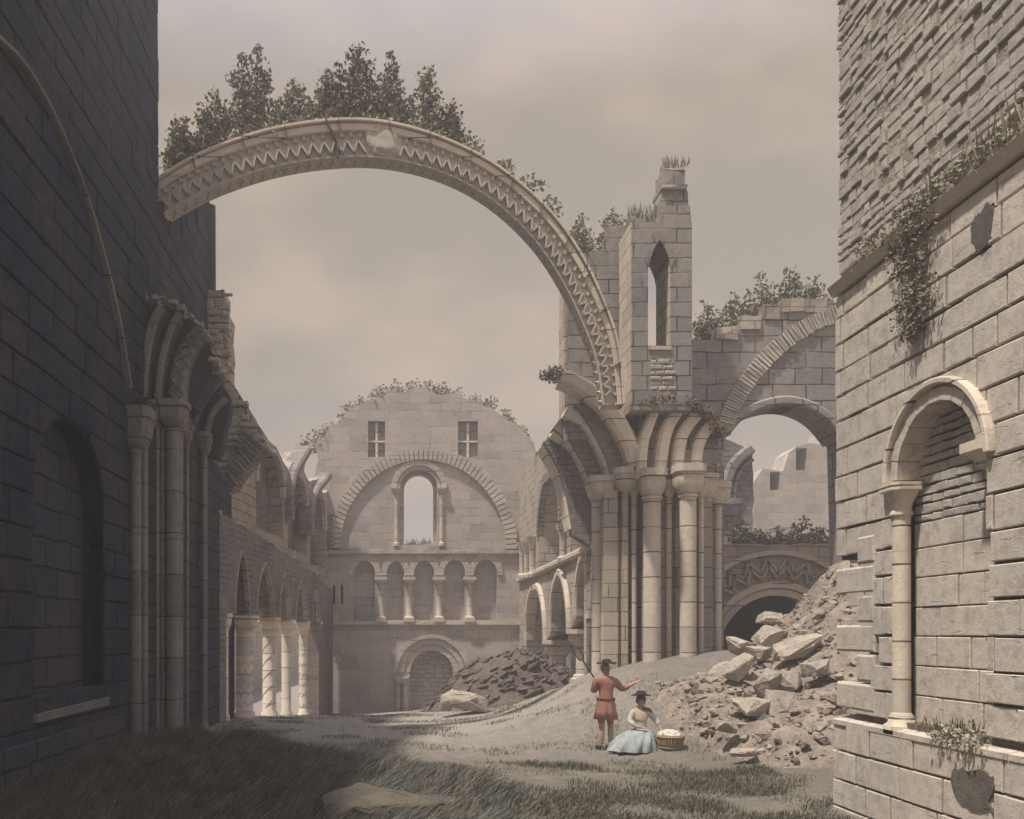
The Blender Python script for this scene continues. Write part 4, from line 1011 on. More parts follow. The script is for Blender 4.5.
# ------------------------------------------------------------------ NEAR RIGHT WALL
def build_right_wall():
    X0 = 5.8; fn, q = side(X0, 1)
    t = thing('near_wall', 'near pale ashlar wall on the right with blocked arched recess and rubble above', 'wall', (X0, 10, 0))
    zc = 6.80
    Yc = 12.0
    # core
    mb = MB(); mb.box(X0 + .06, X0 + 1.6, 4, Yc - .75, -.5, 13.5); mb.box(X0 + .12, X0 + 1.4, Yc - .8, Yc - .08, 3.4, 13.4); mb.box(X0 + .12, X0 + 1.5, Yc - 1.2, Yc - .35, -.5, 1.2)
    core = mb
    # niche geometry
    nc = (9.75, 4.12); nr = .84; ns = 1.3; nl, nrr = 8.9, 10.6
    def void(u, v):
        if v < ns: return None
        if v <= nc[1]:
            if nl < u < nrr: return (nl, v) if u - nl < nrr - u else (nrr, v)
            return None
        d = math.hypot(u - nc[0], v - nc[1])
        if d < nr + .02:
            if d < 1e-3: d = 1e-3
            return (nc[0] + (u - nc[0]) * (nr + .02) / d, nc[1] + (v - nc[1]) * (nr + .02) / d)
        return None
    def keep(u, v, w_, h_): 
        # toothed broken quoins at the far corner between the plinth and mid height
        if u + w_ * .5 > Yc - .3 and 1.3 < v < 3.2: return False
        return True
    A = MB(); courses(A, fn, 4, Yc - .0, ns, zc, .34, .60, 0, .4, gap=.013, ch=.009, jd=.012, ew=.006, void=void, keep=keep, hj=.08)
    ash = A
    # ragged quoins below
    v = 1.35; k = 0
    Q = MB()
    while v < 3.3:
        e_ = Yc - (.02 if k % 2 == 0 else .52) - random.uniform(0, .1)
        block(Q, fn, [(Yc - 1.0, v + .01), (e_, v + .01), (e_, v + .35), (Yc - 1.0, v + .35)], -.01, .03, .7); v += .37; k += 1
    Q.build('quoins', M['ashlar'], t)
    # core of the wall must open behind the recess: build it as a plate
    body = MB()
    fr = [(4, -.5), (Yc - .62, -.5), (Yc - .62, 1.2), (Yc - .75, 1.25), (Yc - .75, 3.3), (Yc - .05, 3.3), (Yc - .05, 13.4), (4, 13.4)]
    plate(body, fn, [fr, archloop(nl, nrr, ns, nc[1], 'round', top=nc[1] + nr)], .07, 1.5)
    body.build('wall_core', M['core'], t); bk = MB(); plate(bk, fn, [[(4, zc + .2), (Yc - .06, zc + .2), (Yc - .06, 13.3), (4, 13.3)]], .055, .3); bk.build('rubble_mortar', M['rock_grey'], t)
    A.build('ashlar_facing', M['ashlar'], t)
    # plinth
    A = MB(); courses(A, fn, 4, Yc - .05, -.3, 1.16, .37, .74, -.06, .3, gap=.013, ch=.010, jd=.010, keep=keep, hj=.06); 
    A.build('plinth', M['ashlar'], t)
    for c_, w_, h_, dd in (((8.98, .80), .30, .20, -.075), ((8.93, 6.38), .15, .20, -.016)):      # spalled patches showing the dark core
        n_ = 30; pl = [(c_[0] + w_ * (1 + .45 * noise.noise(Vector((math.cos(a) * 1.6, math.sin(a) * 1.6, c_[0]))) + random.uniform(-.12, .06)) * math.copysign(abs(math.cos(a)) ** .5, math.cos(a)), c_[1] + h_ * (1 + .55 * noise.noise(Vector((math.cos(a) * 1.6, math.sin(a) * 1.6, c_[0] + 5))) + random.uniform(-.15, .06)) * math.copysign(abs(math.sin(a)) ** .5, math.sin(a))) for a in [2 * math.pi * i / n_ for i in range(n_)]]
        A = MB(); plate(A, fn, [pl], dd, .1); A.build('spalled_patch', M['core'], t)
    A = MB(); v0 = 1.17
    for i in range(9):
        u0 = 4 + i * .9; u1 = min(u0 + .885, Yc - .05)
        A.hexa([(X0 - .07, u0, v0 - .03), (X0 - .07, u1, v0 - .03), (X0 + .45, u1, v0 - .03), (X0 + .45, u0, v0 - .03)], [(X0 - .07, u0, v0 + .03), (X0 - .07, u1, v0 + .03), (X0 + .45, u1, v0 + .14), (X0 + .45, u0, v0 + .14)])
    A.build('plinth_slope', M['ashlar'], t)
    # recess: infill
    A = MB(); plate(A, fn, [archloop(nl - .05, nrr + .05, ns - .1, nc[1], 'round', top=nc[1] + nr + .05)], .36, .5); A.build('recess_back', M['core'], t)
    def inn(u, v, w_, h_):
        return True if v < nc[1] else math.hypot(u - nc[0], v - nc[1]) < nr - .02
    A = MB(); courses(A, fn, nl, nrr, ns - .02, 3.62, .33, .55, .25, .4, gap=.007, ch=.008, jd=.008, keep=inn, hj=.06); A.build('recess_ashlar', M['ashlar'], t)
    A = MB(); courses(A, fn, nl, nrr, 3.62, 5.06, .11, .26, .25, .4, gap=.006, ch=.009, jd=.01, keep=inn, hj=.2, ew=.01); A.build('recess_rubble', M['rubble_block'], t)
    # arch ring, hood
    A = MB(); ring(A, fn, nc, .73, .87, 0, math.pi, 11, -.02, .35, .005, .004); A.build('arch_ring', M['ashlar'], t)
    A = MB(); pts = [(nc[0] + .93 * math.cos(a), nc[1] + .93 * math.sin(a)) for a in [math.pi * i / 40 for i in range(41)]]; strip(A, fn, pts, .075, -.075, .1); A.build('hood_moulding', M['ashlar_lit'], t)
    # capital + colonnette (left), broken corbel (right)
    ucol = 10.57
    A = MB(); A.lathe((X0 + .09, ucol, 0), [(.10, 1.38), (.098, 2.5), (.098, 3.78)], 18); A.build('colonnette', M['ashlar_lit'], t, smooth='angle')
    A = MB(); A.lathe((X0 + .09, ucol, 1.15), [(.16, 0, 1), (.16, .1, 1), (.145, .14), (.14, .2), (.10, .26)], 16); A.build('base', M['ashlar_lit'], t, smooth='angle')
    A = MB(); A.lathe((X0 + .09, ucol, 3.70), [(.10, 0), (.125, .02), (.125, .05), (.105, .08), (.12, .17, .3), (.15, .25, .8), (.155, .28, 1), (.195, .30, 1), (.195, .39, 1)], 16); A.build('capital', M['ashlar_lit'], t, smooth='angle')
    A = MB(); A.lathe((X0 + .09, 9.02, 3.98), [(.05, 0), (.09, .05), (.13, .13, .6), (.15, .16, 1), (.19, .18, 1), (.19, .28, 1)], 14); A.build('broken_corbel', M['ashlar_lit'], t, smooth='angle')
    # cornice (sloped string)
    A = MB()
    for i in range(10):
        u0 = 4 + i * .82; u1 = min(u0 + .81, Yc + .02)
        A.hexa([(X0 - .04, u0, zc + .02), (X0 - .04, u1, zc + .02), (X0 + .3, u1, zc + .02), (X0 + .3, u0, zc + .02)], [(X0 - .10, u0, zc + .13), (X0 - .10, u1, zc + .13), (X0 + .3, u1, zc + .26), (X0 + .3, u0, zc + .26)])
    A.build('cornice', M['ashlar_lit'], t)
    # rubble above
    A = MB(); courses(A, fn, 4, Yc - .0, zc + .28, 13.4, .135, .23, .035, .5, gap=.009, ch=.010, jd=.024, hj=.35, ew=.014); A.build('rubble_facing', M['rubble_block'], t)
    # plants on it
    rng = random.Random(3)
    o = MB(); 
    for i in range(110):
        y = rng.uniform(9.3, 11.2) if i % 3 else rng.uniform(8.2, 9.6); z = zc + .24 + rng.uniform(0, .12); leaf_cloud(o, Vector((X0 - .05 + rng.uniform(-.05, .05), y, z)), .08, 11, .035, rng)
    o = o.build('cornice_growth', M['leaf'], None, recalc=False, loc=(X0 - .05, 10, zc + .2)); tag(o, 'dark creeping growth along the cornice of the near right wall', 'creeper')
    o = MB()
    for i in range(190):
        f = rng.random(); y = 10.08 + rng.gauss(0, .13 + .1 * (1 - f)); z = zc + .25 - f * 1.45; leaf_cloud(o, Vector((X0 - .07 + rng.uniform(-.05, .04), y, z)), .09, 12, .035, rng)
    o = o.build('hanging_ivy', M['leaf_dark'], None, recalc=False, loc=(X0 - .08, 10.1, zc - .5)); tag(o, 'ragged ivy hanging below the cornice of the near right wall', 'ivy')
    tuft('grass_tuft', 'long dry grass blades sprouting above the cornice at the right edge', (X0 - .02, 9.0, zc + .27), .42, .2, 50, 'leaf', 8, depth=1.5)
    o = MB()
    for i in range(46):
        leaf_cloud(o, Vector((X0 - .05 + rng.uniform(-.1, .1), 9.3 + rng.gauss(0, .24), 1.3 + rng.uniform(-.09, .05))), .08, 8, .045, rng)
    o = o.build('sill_weed', M['leaf'], None, recalc=False, loc=(X0, 9.3, 1.28)); tag(o, 'low leafy weed on the sill of the blocked arch in the near wall', 'weed')
    tuft('grass_tuft', 'sparse brown grass on the sill of the blocked arch, near wall', (X0 + .1, 9.7, 1.3), .22, .2, 50, 'turf', 9, depth=.9)
build_right_wall()

# ------------------------------------------------------------------ RUBBLE HEAP, MOUND, STONES
def hull(rng, sx, sy, sz, n=16, box=.55, bev=.06):
    bm = bmesh.new()
    for i in range(n):
        v = Vector((rng.uniform(-1, 1), rng.uniform(-1, 1), rng.uniform(-1, 1)))
        m = max(abs(c) for c in v); v = v.normalized().lerp(v / m, box)
        bm.verts.new((v.x * sx, v.y * sy, v.z * sz))
    bmesh.ops.convex_hull(bm, input=bm.verts)
    bmesh.ops.delete(bm, geom=[v for v in bm.verts if not v.link_faces], context='VERTS')
    if bev: bmesh.ops.bevel(bm, geom=list(bm.edges), offset=bev * min(sx, sy, sz), segments=2, affect='EDGES', profile=.6, clamp_overlap=True)
    for v in bm.verts:
        v.co.x = max(-sx, min(sx, v.co.x)); v.co.y = max(-sy, min(sy, v.co.y)); v.co.z = max(-sz, min(sz, v.co.z))
    return bm
def rock(name, label, cat, loc, s, rot, seed, mat='rock', group=None, sub=True):
    rng = random.Random(seed); bm = hull(rng, *s, n=15 + seed % 4 * 3, box=.82, bev=.12)
    if sub:
        bmesh.ops.triangulate(bm, faces=bm.faces)
        for _ in range(2): bmesh.ops.subdivide_edges(bm, edges=[e for e in bm.edges if e.calc_length() > .14 * max(s)], cuts=1)
        for v in bm.verts: v.co += v.co.normalized() * max(-1, min(1, noise.fractal(v.co * (3.5 / max(s)), .7, 2, 5))) * .045 * max(s)
    me = bpy.data.meshes.new(name); bm.to_mesh(me); bm.free(); me.materials.append(M[mat])
    o = bpy.data.objects.new(name, me); COL.objects.link(o); o.location = loc; o.rotation_euler = rot
    return tag(o, label, cat, group)
HP = [(at(p, y, Y).x, Y, at(p, y, Y).z) for p, y, Y in
      [(600, 752, 17.2), (650, 722, 17.9), (672, 700, 18.6), (700, 680, 19.6), (722, 672, 20.4), (742, 668, 20.8), (765, 655, 21.2), (790, 622, 21.6), (812, 588, 21.8), (835, 566, 21.8), (870, 545, 21.8),
       (690, 742, 16.9), (740, 742, 16.2), (800, 742, 15.4), (850, 745, 14.9), (900, 745, 14.5), (760, 690, 18.6), (820, 640, 19.2), (860, 600, 19.4), (850, 690, 16.9), (900, 660, 16.9), (720, 705, 18.2)]]
HP += [(5.5, 21, 1.0), (7, 23.5, 1.6), (9.5, 24.3, 1.3), (11.2, 24.4, 1.7), (15, 23.5, 3.5), (14, 17, 3), (14, 13.5, 0)]
hz_ = rbf(HP)
def heapz(x, y):
    x = np.atleast_1d(np.asarray(x, float)); y = np.atleast_1d(np.asarray(y, float)); g = gz_(x, y); h = hz_(x, y)
    edge = np.clip((y - 14.3) / 1.2, 0, 1) * np.clip((x - 5.55 + (y - 17.7) * .16) / .9, 0, 1)
    return (g - .25) + np.maximum(h - g + .25, 0) * edge
def hz(x, y): return float(heapz(x, y)[0])
def build_heap():
    mb = MB(); xs = np.arange(3.4, 14, .11); ys = np.arange(14.2, 25, .11); X, Y = np.meshgrid(xs, ys); Z = heapz(X.ravel(), Y.ravel()); nx = len(xs)
    vs = []
    for x, y, z in zip(X.ravel(), Y.ravel(), Z):
        vs.append((x, y, z + .10 * noise.fractal(Vector((x * 1.6, y * 1.6, 3)), .7, 2, 5)))
    mb.add(vs, [(j * nx + i, j * nx + i + 1, (j + 1) * nx + i + 1, (j + 1) * nx + i) for j in range(len(ys) - 1) for i in range(nx - 1)])
    o = mb.build('rubble_heap', M['heap'], None, smooth=True, recalc=False); tag(o, 'sloping heap of earth and rubble at the foot of the near right wall', 'rubble', None, 'stuff')
    rng = random.Random(11); protos = []
    for k in range(8):
        bm = hull(rng, 1, 1, .7, n=11, box=.6, bev=0); protos.append(([v.co.copy() for v in bm.verts], [[v.index for v in f.verts] for f in bm.faces])); 
        bm.verts.index_update(); protos[-1] = ([v.co.copy() for v in bm.verts], [[v.index for v in f.verts] for f in bm.faces]); bm.free()
    mb = MB(); mb2 = MB(); n = 0
    while n < 1700:
        x = rng.uniform(5.2, 11.5); y = rng.uniform(15, 22.3); z = hz(x, y)
        if x < 5.7 - (y - 17.7) * .16: continue
        if z < gz(x, y) + .02 and rng.random() < .9: continue
        s = rng.choice((.03, .035, .04, .05, .07, .10)) * rng.uniform(.8, 1.2)
        if s > .1 and rng.random() < .4: s *= .5
        rt = Matrix.Rotation(rng.uniform(0, 6.28), 3, 'Z') @ Matrix.Rotation(rng.uniform(-.5, .5), 3, 'X')
        v, f = rng.choice(protos); (mb if rng.random() < .5 else mb2).add([rt @ Vector((c.x * s * 1.35, c.y * s, c.z * s)) + Vector((x, y, z + s * .15)) for c in v], f); n += 1
    tag(mb.build('loose_stones', M['rock_grey'], None), 'small grey stones strewn over the rubble heap', 'rubble', None, 'stuff')
    tag(mb2.build('loose_stones', M['heap'], None), 'small brown stones strewn over the rubble heap', 'rubble', None, 'stuff')
    big = [(722, 672, 20.0, (.42, .35, .24), (.1, -.6, .2), 'rock', 'pale pitted long block leaning uphill, lower of the line below the dark doorway'),
           (741, 647, 20.5, (.40, .33, .30), (.1, .1, .3), 'rock', 'pale squarish block directly in front of the dark doorway left side'),
           (770, 618, 20.9, (.40, .3, .20), (0, .08, -.1), 'rock', 'flat pale block highest in the line before the dark doorway'),
           (768, 637, 20.3, (.36, .32, .36), (.2, .2, .2), 'rock', 'rounded pale block just under the highest flat one before the doorway'),
           (758, 652, 19.8, (.34, .3, .26), (.2, -.3, .6), 'rock', 'small rounded pale block in the middle of the doorway line'),
           (738, 668, 19.2, (.50, .32, .24), (.2, -.6, .1), 'rock', 'pale elongated block tilted in front of the lowest doorway stones'),
           (797, 648, 19.0, (.72, .4, .25), (.1, -.35, .1), 'rock', 'long pale slab tilted on the upper slope of the heap'),
           (768, 684, 18.0, (.34, .3, .36), (.3, -.4, .3), 'rock_grey', 'upright grey-brown stone at left of the dark-shadowed boulder'),
           (790, 684, 17.9, (.40, .32, .36), (.1, .3, .9), 'rock_grey', 'split grey boulder topmost of the central pair'),
           (752, 706, 17.3, (.52, .36, .24), (.1, -.1, .3), 'rock', 'broad pale boulder at the left of the central pair on the heap'),
           (785, 704, 17.2, (.50, .38, .32), (.1, .1, .1), 'rock_grey', 'blocky grey boulder with dark right side, centre of the heap'),
           (726, 727, 16.8, (.30, .24, .15), (.1, .1, .4), 'rock_grey', 'low brown stone at the toe of the heap, left'),
           (770, 737, 16.2, (.30, .22, .10), (0, 0, .2), 'heap', 'small flat stone at the toe of the heap, middle'),
           (742, 752, 15.9, (.34, .22, .10), (0, 0, .1), 'rock', 'isolated flat yellowish stone lying on the grass below the heap'),
           (836, 700, 16.3, (.26, .2, .13), (.2, .3, .4), 'heap', 'dark brown stone close to the broken quoins'),
           (818, 668, 17.6, (.40, .3, .2), (.1, -.2, .4), 'rock_grey', 'brown flat stone halfway between long slab and near wall'),
           (820, 615, 20.0, (.22, .18, .18), (.1, .1, .4), 'rock', 'single yellowish stone high on the heap near the wall')]
    for i, (px, py, Y, s, r, m, l) in enumerate(big):
        p = at(px, py, Y); s = tuple(c * .74 for c in s); z = max(hz(p.x, Y), gz(p.x, Y)) + s[2] * .38
        rock('fallen_stone', l, 'stone', (p.x, Y, p.z), s, r, 300 + i, m, 'fallen stones on the rubble heap')
    # nave mound
    rng = random.Random(4); mb = MB(); c = at(500, 690, 30)
    xs = np.linspace(-2.6, 2.6, 60); ys = np.linspace(-2.2, 2.2, 46); X, Y = np.meshgrid(xs, ys); vs = []
    for x, y in zip(X.ravel(), Y.ravel()):
        rr = 1 - (abs(x) / 2.5) ** 1.6 - (y / 2.0) ** 2; h = max(rr, -.1) ** 1 if rr > 0 else rr * .8
        h = 1.75 * min(h, .82) if h > 0 else h; px_ = c.x + x; py_ = 30 + y
        vs.append((px_, py_, gz(px_, py_) + h + .14 * noise.fractal(Vector((x * 2.2 + z * 0, y * 2.2, 1)), .8, 2, 4)) if (z := 0) == 0 else None)
    mb.add(vs, [(j * 60 + i, j * 60 + i + 1, (j + 1) * 60 + i + 1, (j + 1) * 60 + i) for j in range(45) for i in range(59)])
    o = mb.build('earth_mound', M['mound'], None, smooth=True, recalc=False, loc=(c.x, 30, 0)); tag(o, 'dark brown mound of earth and slabs on the nave floor', 'mound')
    mb = MB()
    for i in range(260):
        x = rng.uniform(-2.3, 2.3); y = rng.uniform(-1.9, 1.0); rr = 1 - (abs(x) / 2.5) ** 1.6 - (y / 2.0) ** 2
        if rr < .03: continue
        h = 1.75 * min(rr, .82); v, f = rng.choice(protos); s = rng.uniform(.06, .16); rt = Matrix.Rotation(-.5 + rng.uniform(-.2, .2), 3, 'Y')
        mb.add([rt @ Vector((cc.x * s * 2.2, cc.y * s, cc.z * s * .55)) + Vector((c.x + x, 30 + y, gz(c.x + x, 30 + y) + h + .02)) for cc in v], f)
    o = mb.build('slabs', M['mound'], o)
    p = at(464, 702, 27.6); rock('fallen_block', 'pale ochre block half buried at the foot of the dark nave mound', 'stone', (p.x, 27.6, p.z + .05), (.72, .4, .28), (0, .16, .1), 401, 'rock')
    p = at(446, 705, 27.3); rock('fallen_block', 'small brown stone leaning on the left end of the ochre block', 'stone', (p.x, 27.2, p.z + .02), (.2, .2, .2), (0, .1, .1), 402, 'rock_grey')
    # foreground slab half hidden by grass
    p = at(378, 812, 11.0); rock('foreground_slab', 'flat mossy brown slab lying in the dark foreground grass', 'stone', (p.x + .02, 11.0, .13), (.72, .42, .33), (0, .08, .1), 417, 'slabrock')
    p = at(425, 812, 11.2); rock('foreground_slab', 'smaller flat stone touching the right end of the foreground slab', 'stone', (p.x + .1, 11.2, .08), (.34, .3, .22), (0, .1, .3), 411, 'slabrock')
build_heap()

# ------------------------------------------------------------------ SHRUBS ON THE GREAT ARCH
AB = [(181, 172, 60, 28, 'slim bush at the far left foot of the great arch, nearest the dark wall'), (213, 154, 62, 38, 'bush second from the left on the great arch, lower than its right neighbour'),
      (252, 139, 92, 54, 'tall pointed bush on the left shoulder of the great arch'), (297, 127, 46, 44, 'rounded low bush between the two tallest on the great arch'),
      (329, 123, 52, 26, 'thin plume of leaves just left of the tallest bush on the great arch'), (356, 121, 84, 46, 'tallest dark bush on the crown of the great arch'),
      (386, 125, 68, 36, 'bush just right of the tallest, above the bare stone core'), (424, 137, 72, 46, 'broad bush right of the bare stone core on the great arch'),
      (447, 148, 46, 34, 'leaning bush with dark sprays at the right end of the arch thicket'), (467, 152, 14, 26, 'low creeping bush where the thicket ends on the arch'),
      (502, 170, 10, 26, 'first of the low clumps on the descending right side of the great arch'), (524, 188, 12, 26, 'middle low clump on the descending right side of the great arch'), (547, 209, 12, 22, 'lowest low clump on the descending right side of the great arch')]
for i, (x, y, h, wd, l) in enumerate(AB):
    Y = AY + .3; big = h > 30
    shrub('arch_bush', l, at(x, y, Y), h * Y / F, wd * Y / F, 6 if big else 4, 'leaf_dark' if i in (5, 8) else 'leaf', 10 + i, .085, 1.15 if big else .8, 'bushes growing on the great arch', lean=.05 if i > 5 else -.02)
shrub('arch_bush', 'small bush on the broken tip of the lower right arch order', at(556, 378, 22.7), .35, .6, 4, 'leaf', 40, .075, 1, lean=-.3)

# ------------------------------------------------------------------ GRASS
def build_grass():
    rng = np.random.default_rng(5)
    def blades(n, x, y, h, mat, label, lean=.35, wd=.009):
        z = gz_(x, y); keep = np.ones(len(x), bool)
        x, y, z, h = x[keep], y[keep], z[keep], h[keep]; n = len(x); a = rng.uniform(0, 6.28, n)
        dx, dy = np.cos(a) * wd, np.sin(a) * wd; lx = (lean + rng.normal(0, .3, n)) * h; ly = rng.normal(0, .3, n) * h
        V = np.empty((n, 5, 3)); z0 = z - .04
        V[:, 0] = np.c_[x - dx, y - dy, z0]; V[:, 1] = np.c_[x + dx, y + dy, z0]
        V[:, 2] = np.c_[x + lx * .35 + dx * .7, y + ly * .35 + dy * .7, z + h * .6]; V[:, 3] = np.c_[x + lx * .35 - dx * .7, y + ly * .35 - dy * .7, z + h * .6]
        V[:, 4] = np.c_[x + lx, y + ly, z + h * .95]
        b = np.arange(n)[:, None] * 5; F4 = (b + np.array([0, 1, 2, 3])).tolist(); F3 = (b + np.array([3, 2, 4])).tolist()
        me = bpy.data.meshes.new('grass'); me.from_pydata(V.reshape(-1, 3).tolist(), [], F4 + F3); me.update(); me.materials.append(M[mat])
        o = bpy.data.objects.new('grass', me); COL.objects.link(o); tag(o, label, 'grass', None, 'stuff')
    # tall rank grass, lower left
    n = 90000; y = rng.uniform(9.6, 20.5, n); x = rng.uniform(-5.4, 3, n)
    lim = np.interp(y, [9.5, 11.5, 13, 15, 17, 19, 21], [1.9, 1.6, 1.3, .4, -1.2, -3.2, -4.6]) + .5 * np.sin(y * 2.1)
    dens = np.array([noise.noise(Vector((a * .9, b * .9, 0))) for a, b in zip(x, y)])
    k = (x < lim + rng.normal(0, .3, n)) & (dens > -.35 + rng.uniform(-.2, .2, n)); x, y, dens = x[k], y[k], dens[k]
    h = (.14 + .26 * rng.random(len(x)) ** 1.5 + .25 * np.clip(dens, 0, 1)) * np.clip((lim[k] - x) * .8 + .5, .35, 1)
    blades(0, x, y, h, 'grass_dark', 'tall dark rank grass filling the lower left foreground', lean=.6)
    n = 60000; y = rng.uniform(10, 30, n); x = rng.uniform(-5, 7, n); dens = np.array([noise.noise(Vector((a * .8 + 9, b * .8, 0))) for a, b in zip(x, y)])
    k = (dens > .02 + rng.uniform(0, .25, n)); x, y = x[k], y[k]
    blades(0, x, y, .03 + .05 * rng.random(len(x)), 'grass_pale', 'short worn turf scattered over the floor of the ruin', wd=.008)
    n = 70000; y = rng.uniform(9.8, 16.5, n); x = rng.uniform(.3, 6.2, n); dens = np.array([noise.noise(Vector((a * .7 + 3, b * .9, 0)) * 1.0) for a, b in zip(x, y)])
    k = (dens * 1.3 + (13.6 - y) * .13 > .0 + rng.uniform(-.25, .55, n)) & ((x < 5.6) | (y > 12)); x, y = x[k], y[k]
    blades(0, x, y, .03 + .09 * rng.random(len(x)) ** 2, 'grass_mid', 'low dull green turf across the right foreground', wd=.009)
M['grass_dark'] = leafmat('grass_dark', (.055, .06, .062), (.15, .14, .115)); M['grass_mid'] = leafmat('grass_mid', (.065, .064, .052), (.10, .095, .075)); M['grass_pale'] = leafmat('grass_pale', (.11, .105, .07), (.15, .13, .09))
build_grass()

# ------------------------------------------------------------------ PEOPLE
def cloth(name, c, c2=None): return plain(name, c, c2 or tuple(x * .8 for x in c), 7, .25, .01, .85)
M['coat'] = cloth('coat', (.40, .19, .15)); M['skin'] = cloth('skin', (.48, .29, .21), (.44, .26, .19)); M['hat'] = cloth('hat', (.035, .03, .03)); M['hair'] = cloth('hair', (.30, .26, .21))
M['stocking'] = cloth('stocking', (.50, .42, .33)); M['shoe'] = cloth('shoe', (.06, .045, .035)); M['skirt'] = cloth('skirt', (.36, .38, .37), (.24, .27, .28)); M['bodice'] = cloth('bodice', (.55, .53, .49))
M['kerchief'] = cloth('kerchief', (.55, .42, .30)); M['shawl'] = cloth('shawl', (.12, .10, .10)); M['wood'] = plain('wood', (.10, .07, .05), None, 12); M['wicker'] = plain('wicker', (.40, .31, .19), (.28, .21, .13), 20, .8, .01); M['linen'] = cloth('linen', (.60, .56, .49))
def skin_mesh(name, verts, edges, mat, parent, root=0, sub=2, post=None):
    me = bpy.data.meshes.new(name); me.from_pydata([v[:3] for v in verts], edges, []); me.update()
    o = bpy.data.objects.new(name, me); COL.objects.link(o)
    sk = o.modifiers.new('skin', 'SKIN'); sk.use_smooth_shade = True; ss = o.modifiers.new('sub', 'SUBSURF'); ss.levels = sub; ss.render_levels = sub
    bpy.context.view_layer.update()
    if not me.skin_vertices:
        bpy.context.view_layer.objects.active = o; 
    for i, v in enumerate(verts):
        r = v[3]; r = r if hasattr(r, '__len__') else (r, r); me.skin_vertices[0].data[i].radius = r; me.skin_vertices[0].data[i].use_root = (i == root)
    bpy.context.view_layer.update(); dg = bpy.context.evaluated_depsgraph_get()
    m2 = bpy.data.meshes.new_from_object(o.evaluated_get(dg)); m2.name = name
    o.modifiers.clear(); o.data = m2; m2.materials.clear(); m2.materials.append(mat)
    m2.polygons.foreach_set('use_smooth', [True] * len(m2.polygons))
    o.parent = parent
    return o
def chain(idx): return [(idx[i], idx[i + 1]) for i in range(len(idx) - 1)]
def local(mb, name, mat, parent, smooth=True): # geometry already in the parent's local frame
    me = bpy.data.meshes.new(name); me.from_pydata(mb.v, [], mb.f); me.update(); bm = bmesh.new(); bm.from_mesh(me); bmesh.ops.recalc_face_normals(bm, faces=bm.faces); bm.to_mesh(me); bm.free()
    me.materials.append(mat); o = bpy.data.objects.new(name, me); COL.objects.link(o); o.parent = parent
    if smooth: me.polygons.foreach_set('use_smooth', [True] * len(me.polygons))
    return o
def head_parts(t, c, face, hatw, hatmat, hairmat, hatz=.10, bun=False):
    # hair cap, hat, face features; c = head centre, face = unit vector of gaze
    f = Vector(face).normalized(); s = Vector((-f.y, f.x, 0)).normalized(); c = Vector(c)
    bm = bmesh.new(); bmesh.ops.create_icosphere(bm, subdivisions=3, radius=1)
    for v in bm.verts:
        p = v.co; d = p.dot(f); k = 1.0 if d < 0 else 1 - .38 * d
        v.co = c + Vector((p.x * .098 * k, p.y * .108 * k, p.z * .122 * k + .012)) - f * .028
        if p.z < -.2 and d < 0: v.co += Vector((0, 0, -.05)) - f * .015
    me = bpy.data.meshes.new('hair'); bm.to_mesh(me); bm.free(); me.materials.append(hairmat); o = bpy.data.objects.new('hair', me); COL.objects.link(o); o.parent = t
    me.polygons.foreach_set('use_smooth', [True] * len(me.polygons))
    mb = MB(); n = 22; rings = [(hatw, .0), (hatw * .97, .012), (.105, .02), (.10, .07), (.075, .10), (.0, .108)]; vs = []
    for r, z in rings:
        for i in range(n):
            a = 2 * math.pi * i / n; lift = .035 * abs(math.sin(a * 1.0)) ** 2 if r > .12 else 0
            p = c + s * r * math.cos(a) + f * r * math.sin(a) * .92 + Vector((0, 0, hatz + z + lift - .01)); vs.append(p)
    fs = [(j * n + i, j * n + (i + 1) % n, (j + 1) * n + (i + 1) % n, (j + 1) * n + i) for j in range(len(rings) - 1) for i in range(n)] + [tuple(range(n))[::-1]]
    mb.add(vs, fs); local(mb, 'hat', hatmat, t)
    for e_, nm in ((1, 'eye'), (-1, 'eye')):
        mb = MB(); p = c + f * .088 + s * .033 * e_ + Vector((0, 0, .012)); mb.lathe(p, [(.001, -.008), (.009, -.004), (.009, .004), (.001, .008)], 8); local(mb, nm, M['hat'], t)
def hand(t, w_, d, mat, up=Vector((0, 0, 1)), curl=.4):
    d = Vector(d).normalized(); w_ = Vector(w_); s = d.cross(up).normalized(); u = s.cross(d).normalized()
    V = [(*w_, (.026, .02)), (*(w_ + d * .05), (.036, .016)), (*(w_ + d * .085), (.036, .014))]; Ed = [(0, 1), (1, 2)]
    for k, L in zip((-1.5, -.5, .5, 1.5), (.06, .075, .08, .068)):
        a = w_ + d * .088 + s * k * .019; i = len(V); b_ = a + d * L * .5 - u * curl * .01; c_ = a + d * L - u * curl * .035
        V += [(*a, .0095), (*b_, .009), (*c_, .007)]; Ed += [(2, i), (i, i + 1), (i + 1, i + 2)]
    i = len(V); a = w_ + d * .035 + s * .035; V += [(*a, .012), (*(a + d * .03 + s * .022), .0105), (*(a + d * .055 + s * .026), .008)]; Ed += [(1, i), (i, i + 1), (i + 1, i + 2)]
    return skin_mesh('hand', V, Ed, mat, t, 0, 1)
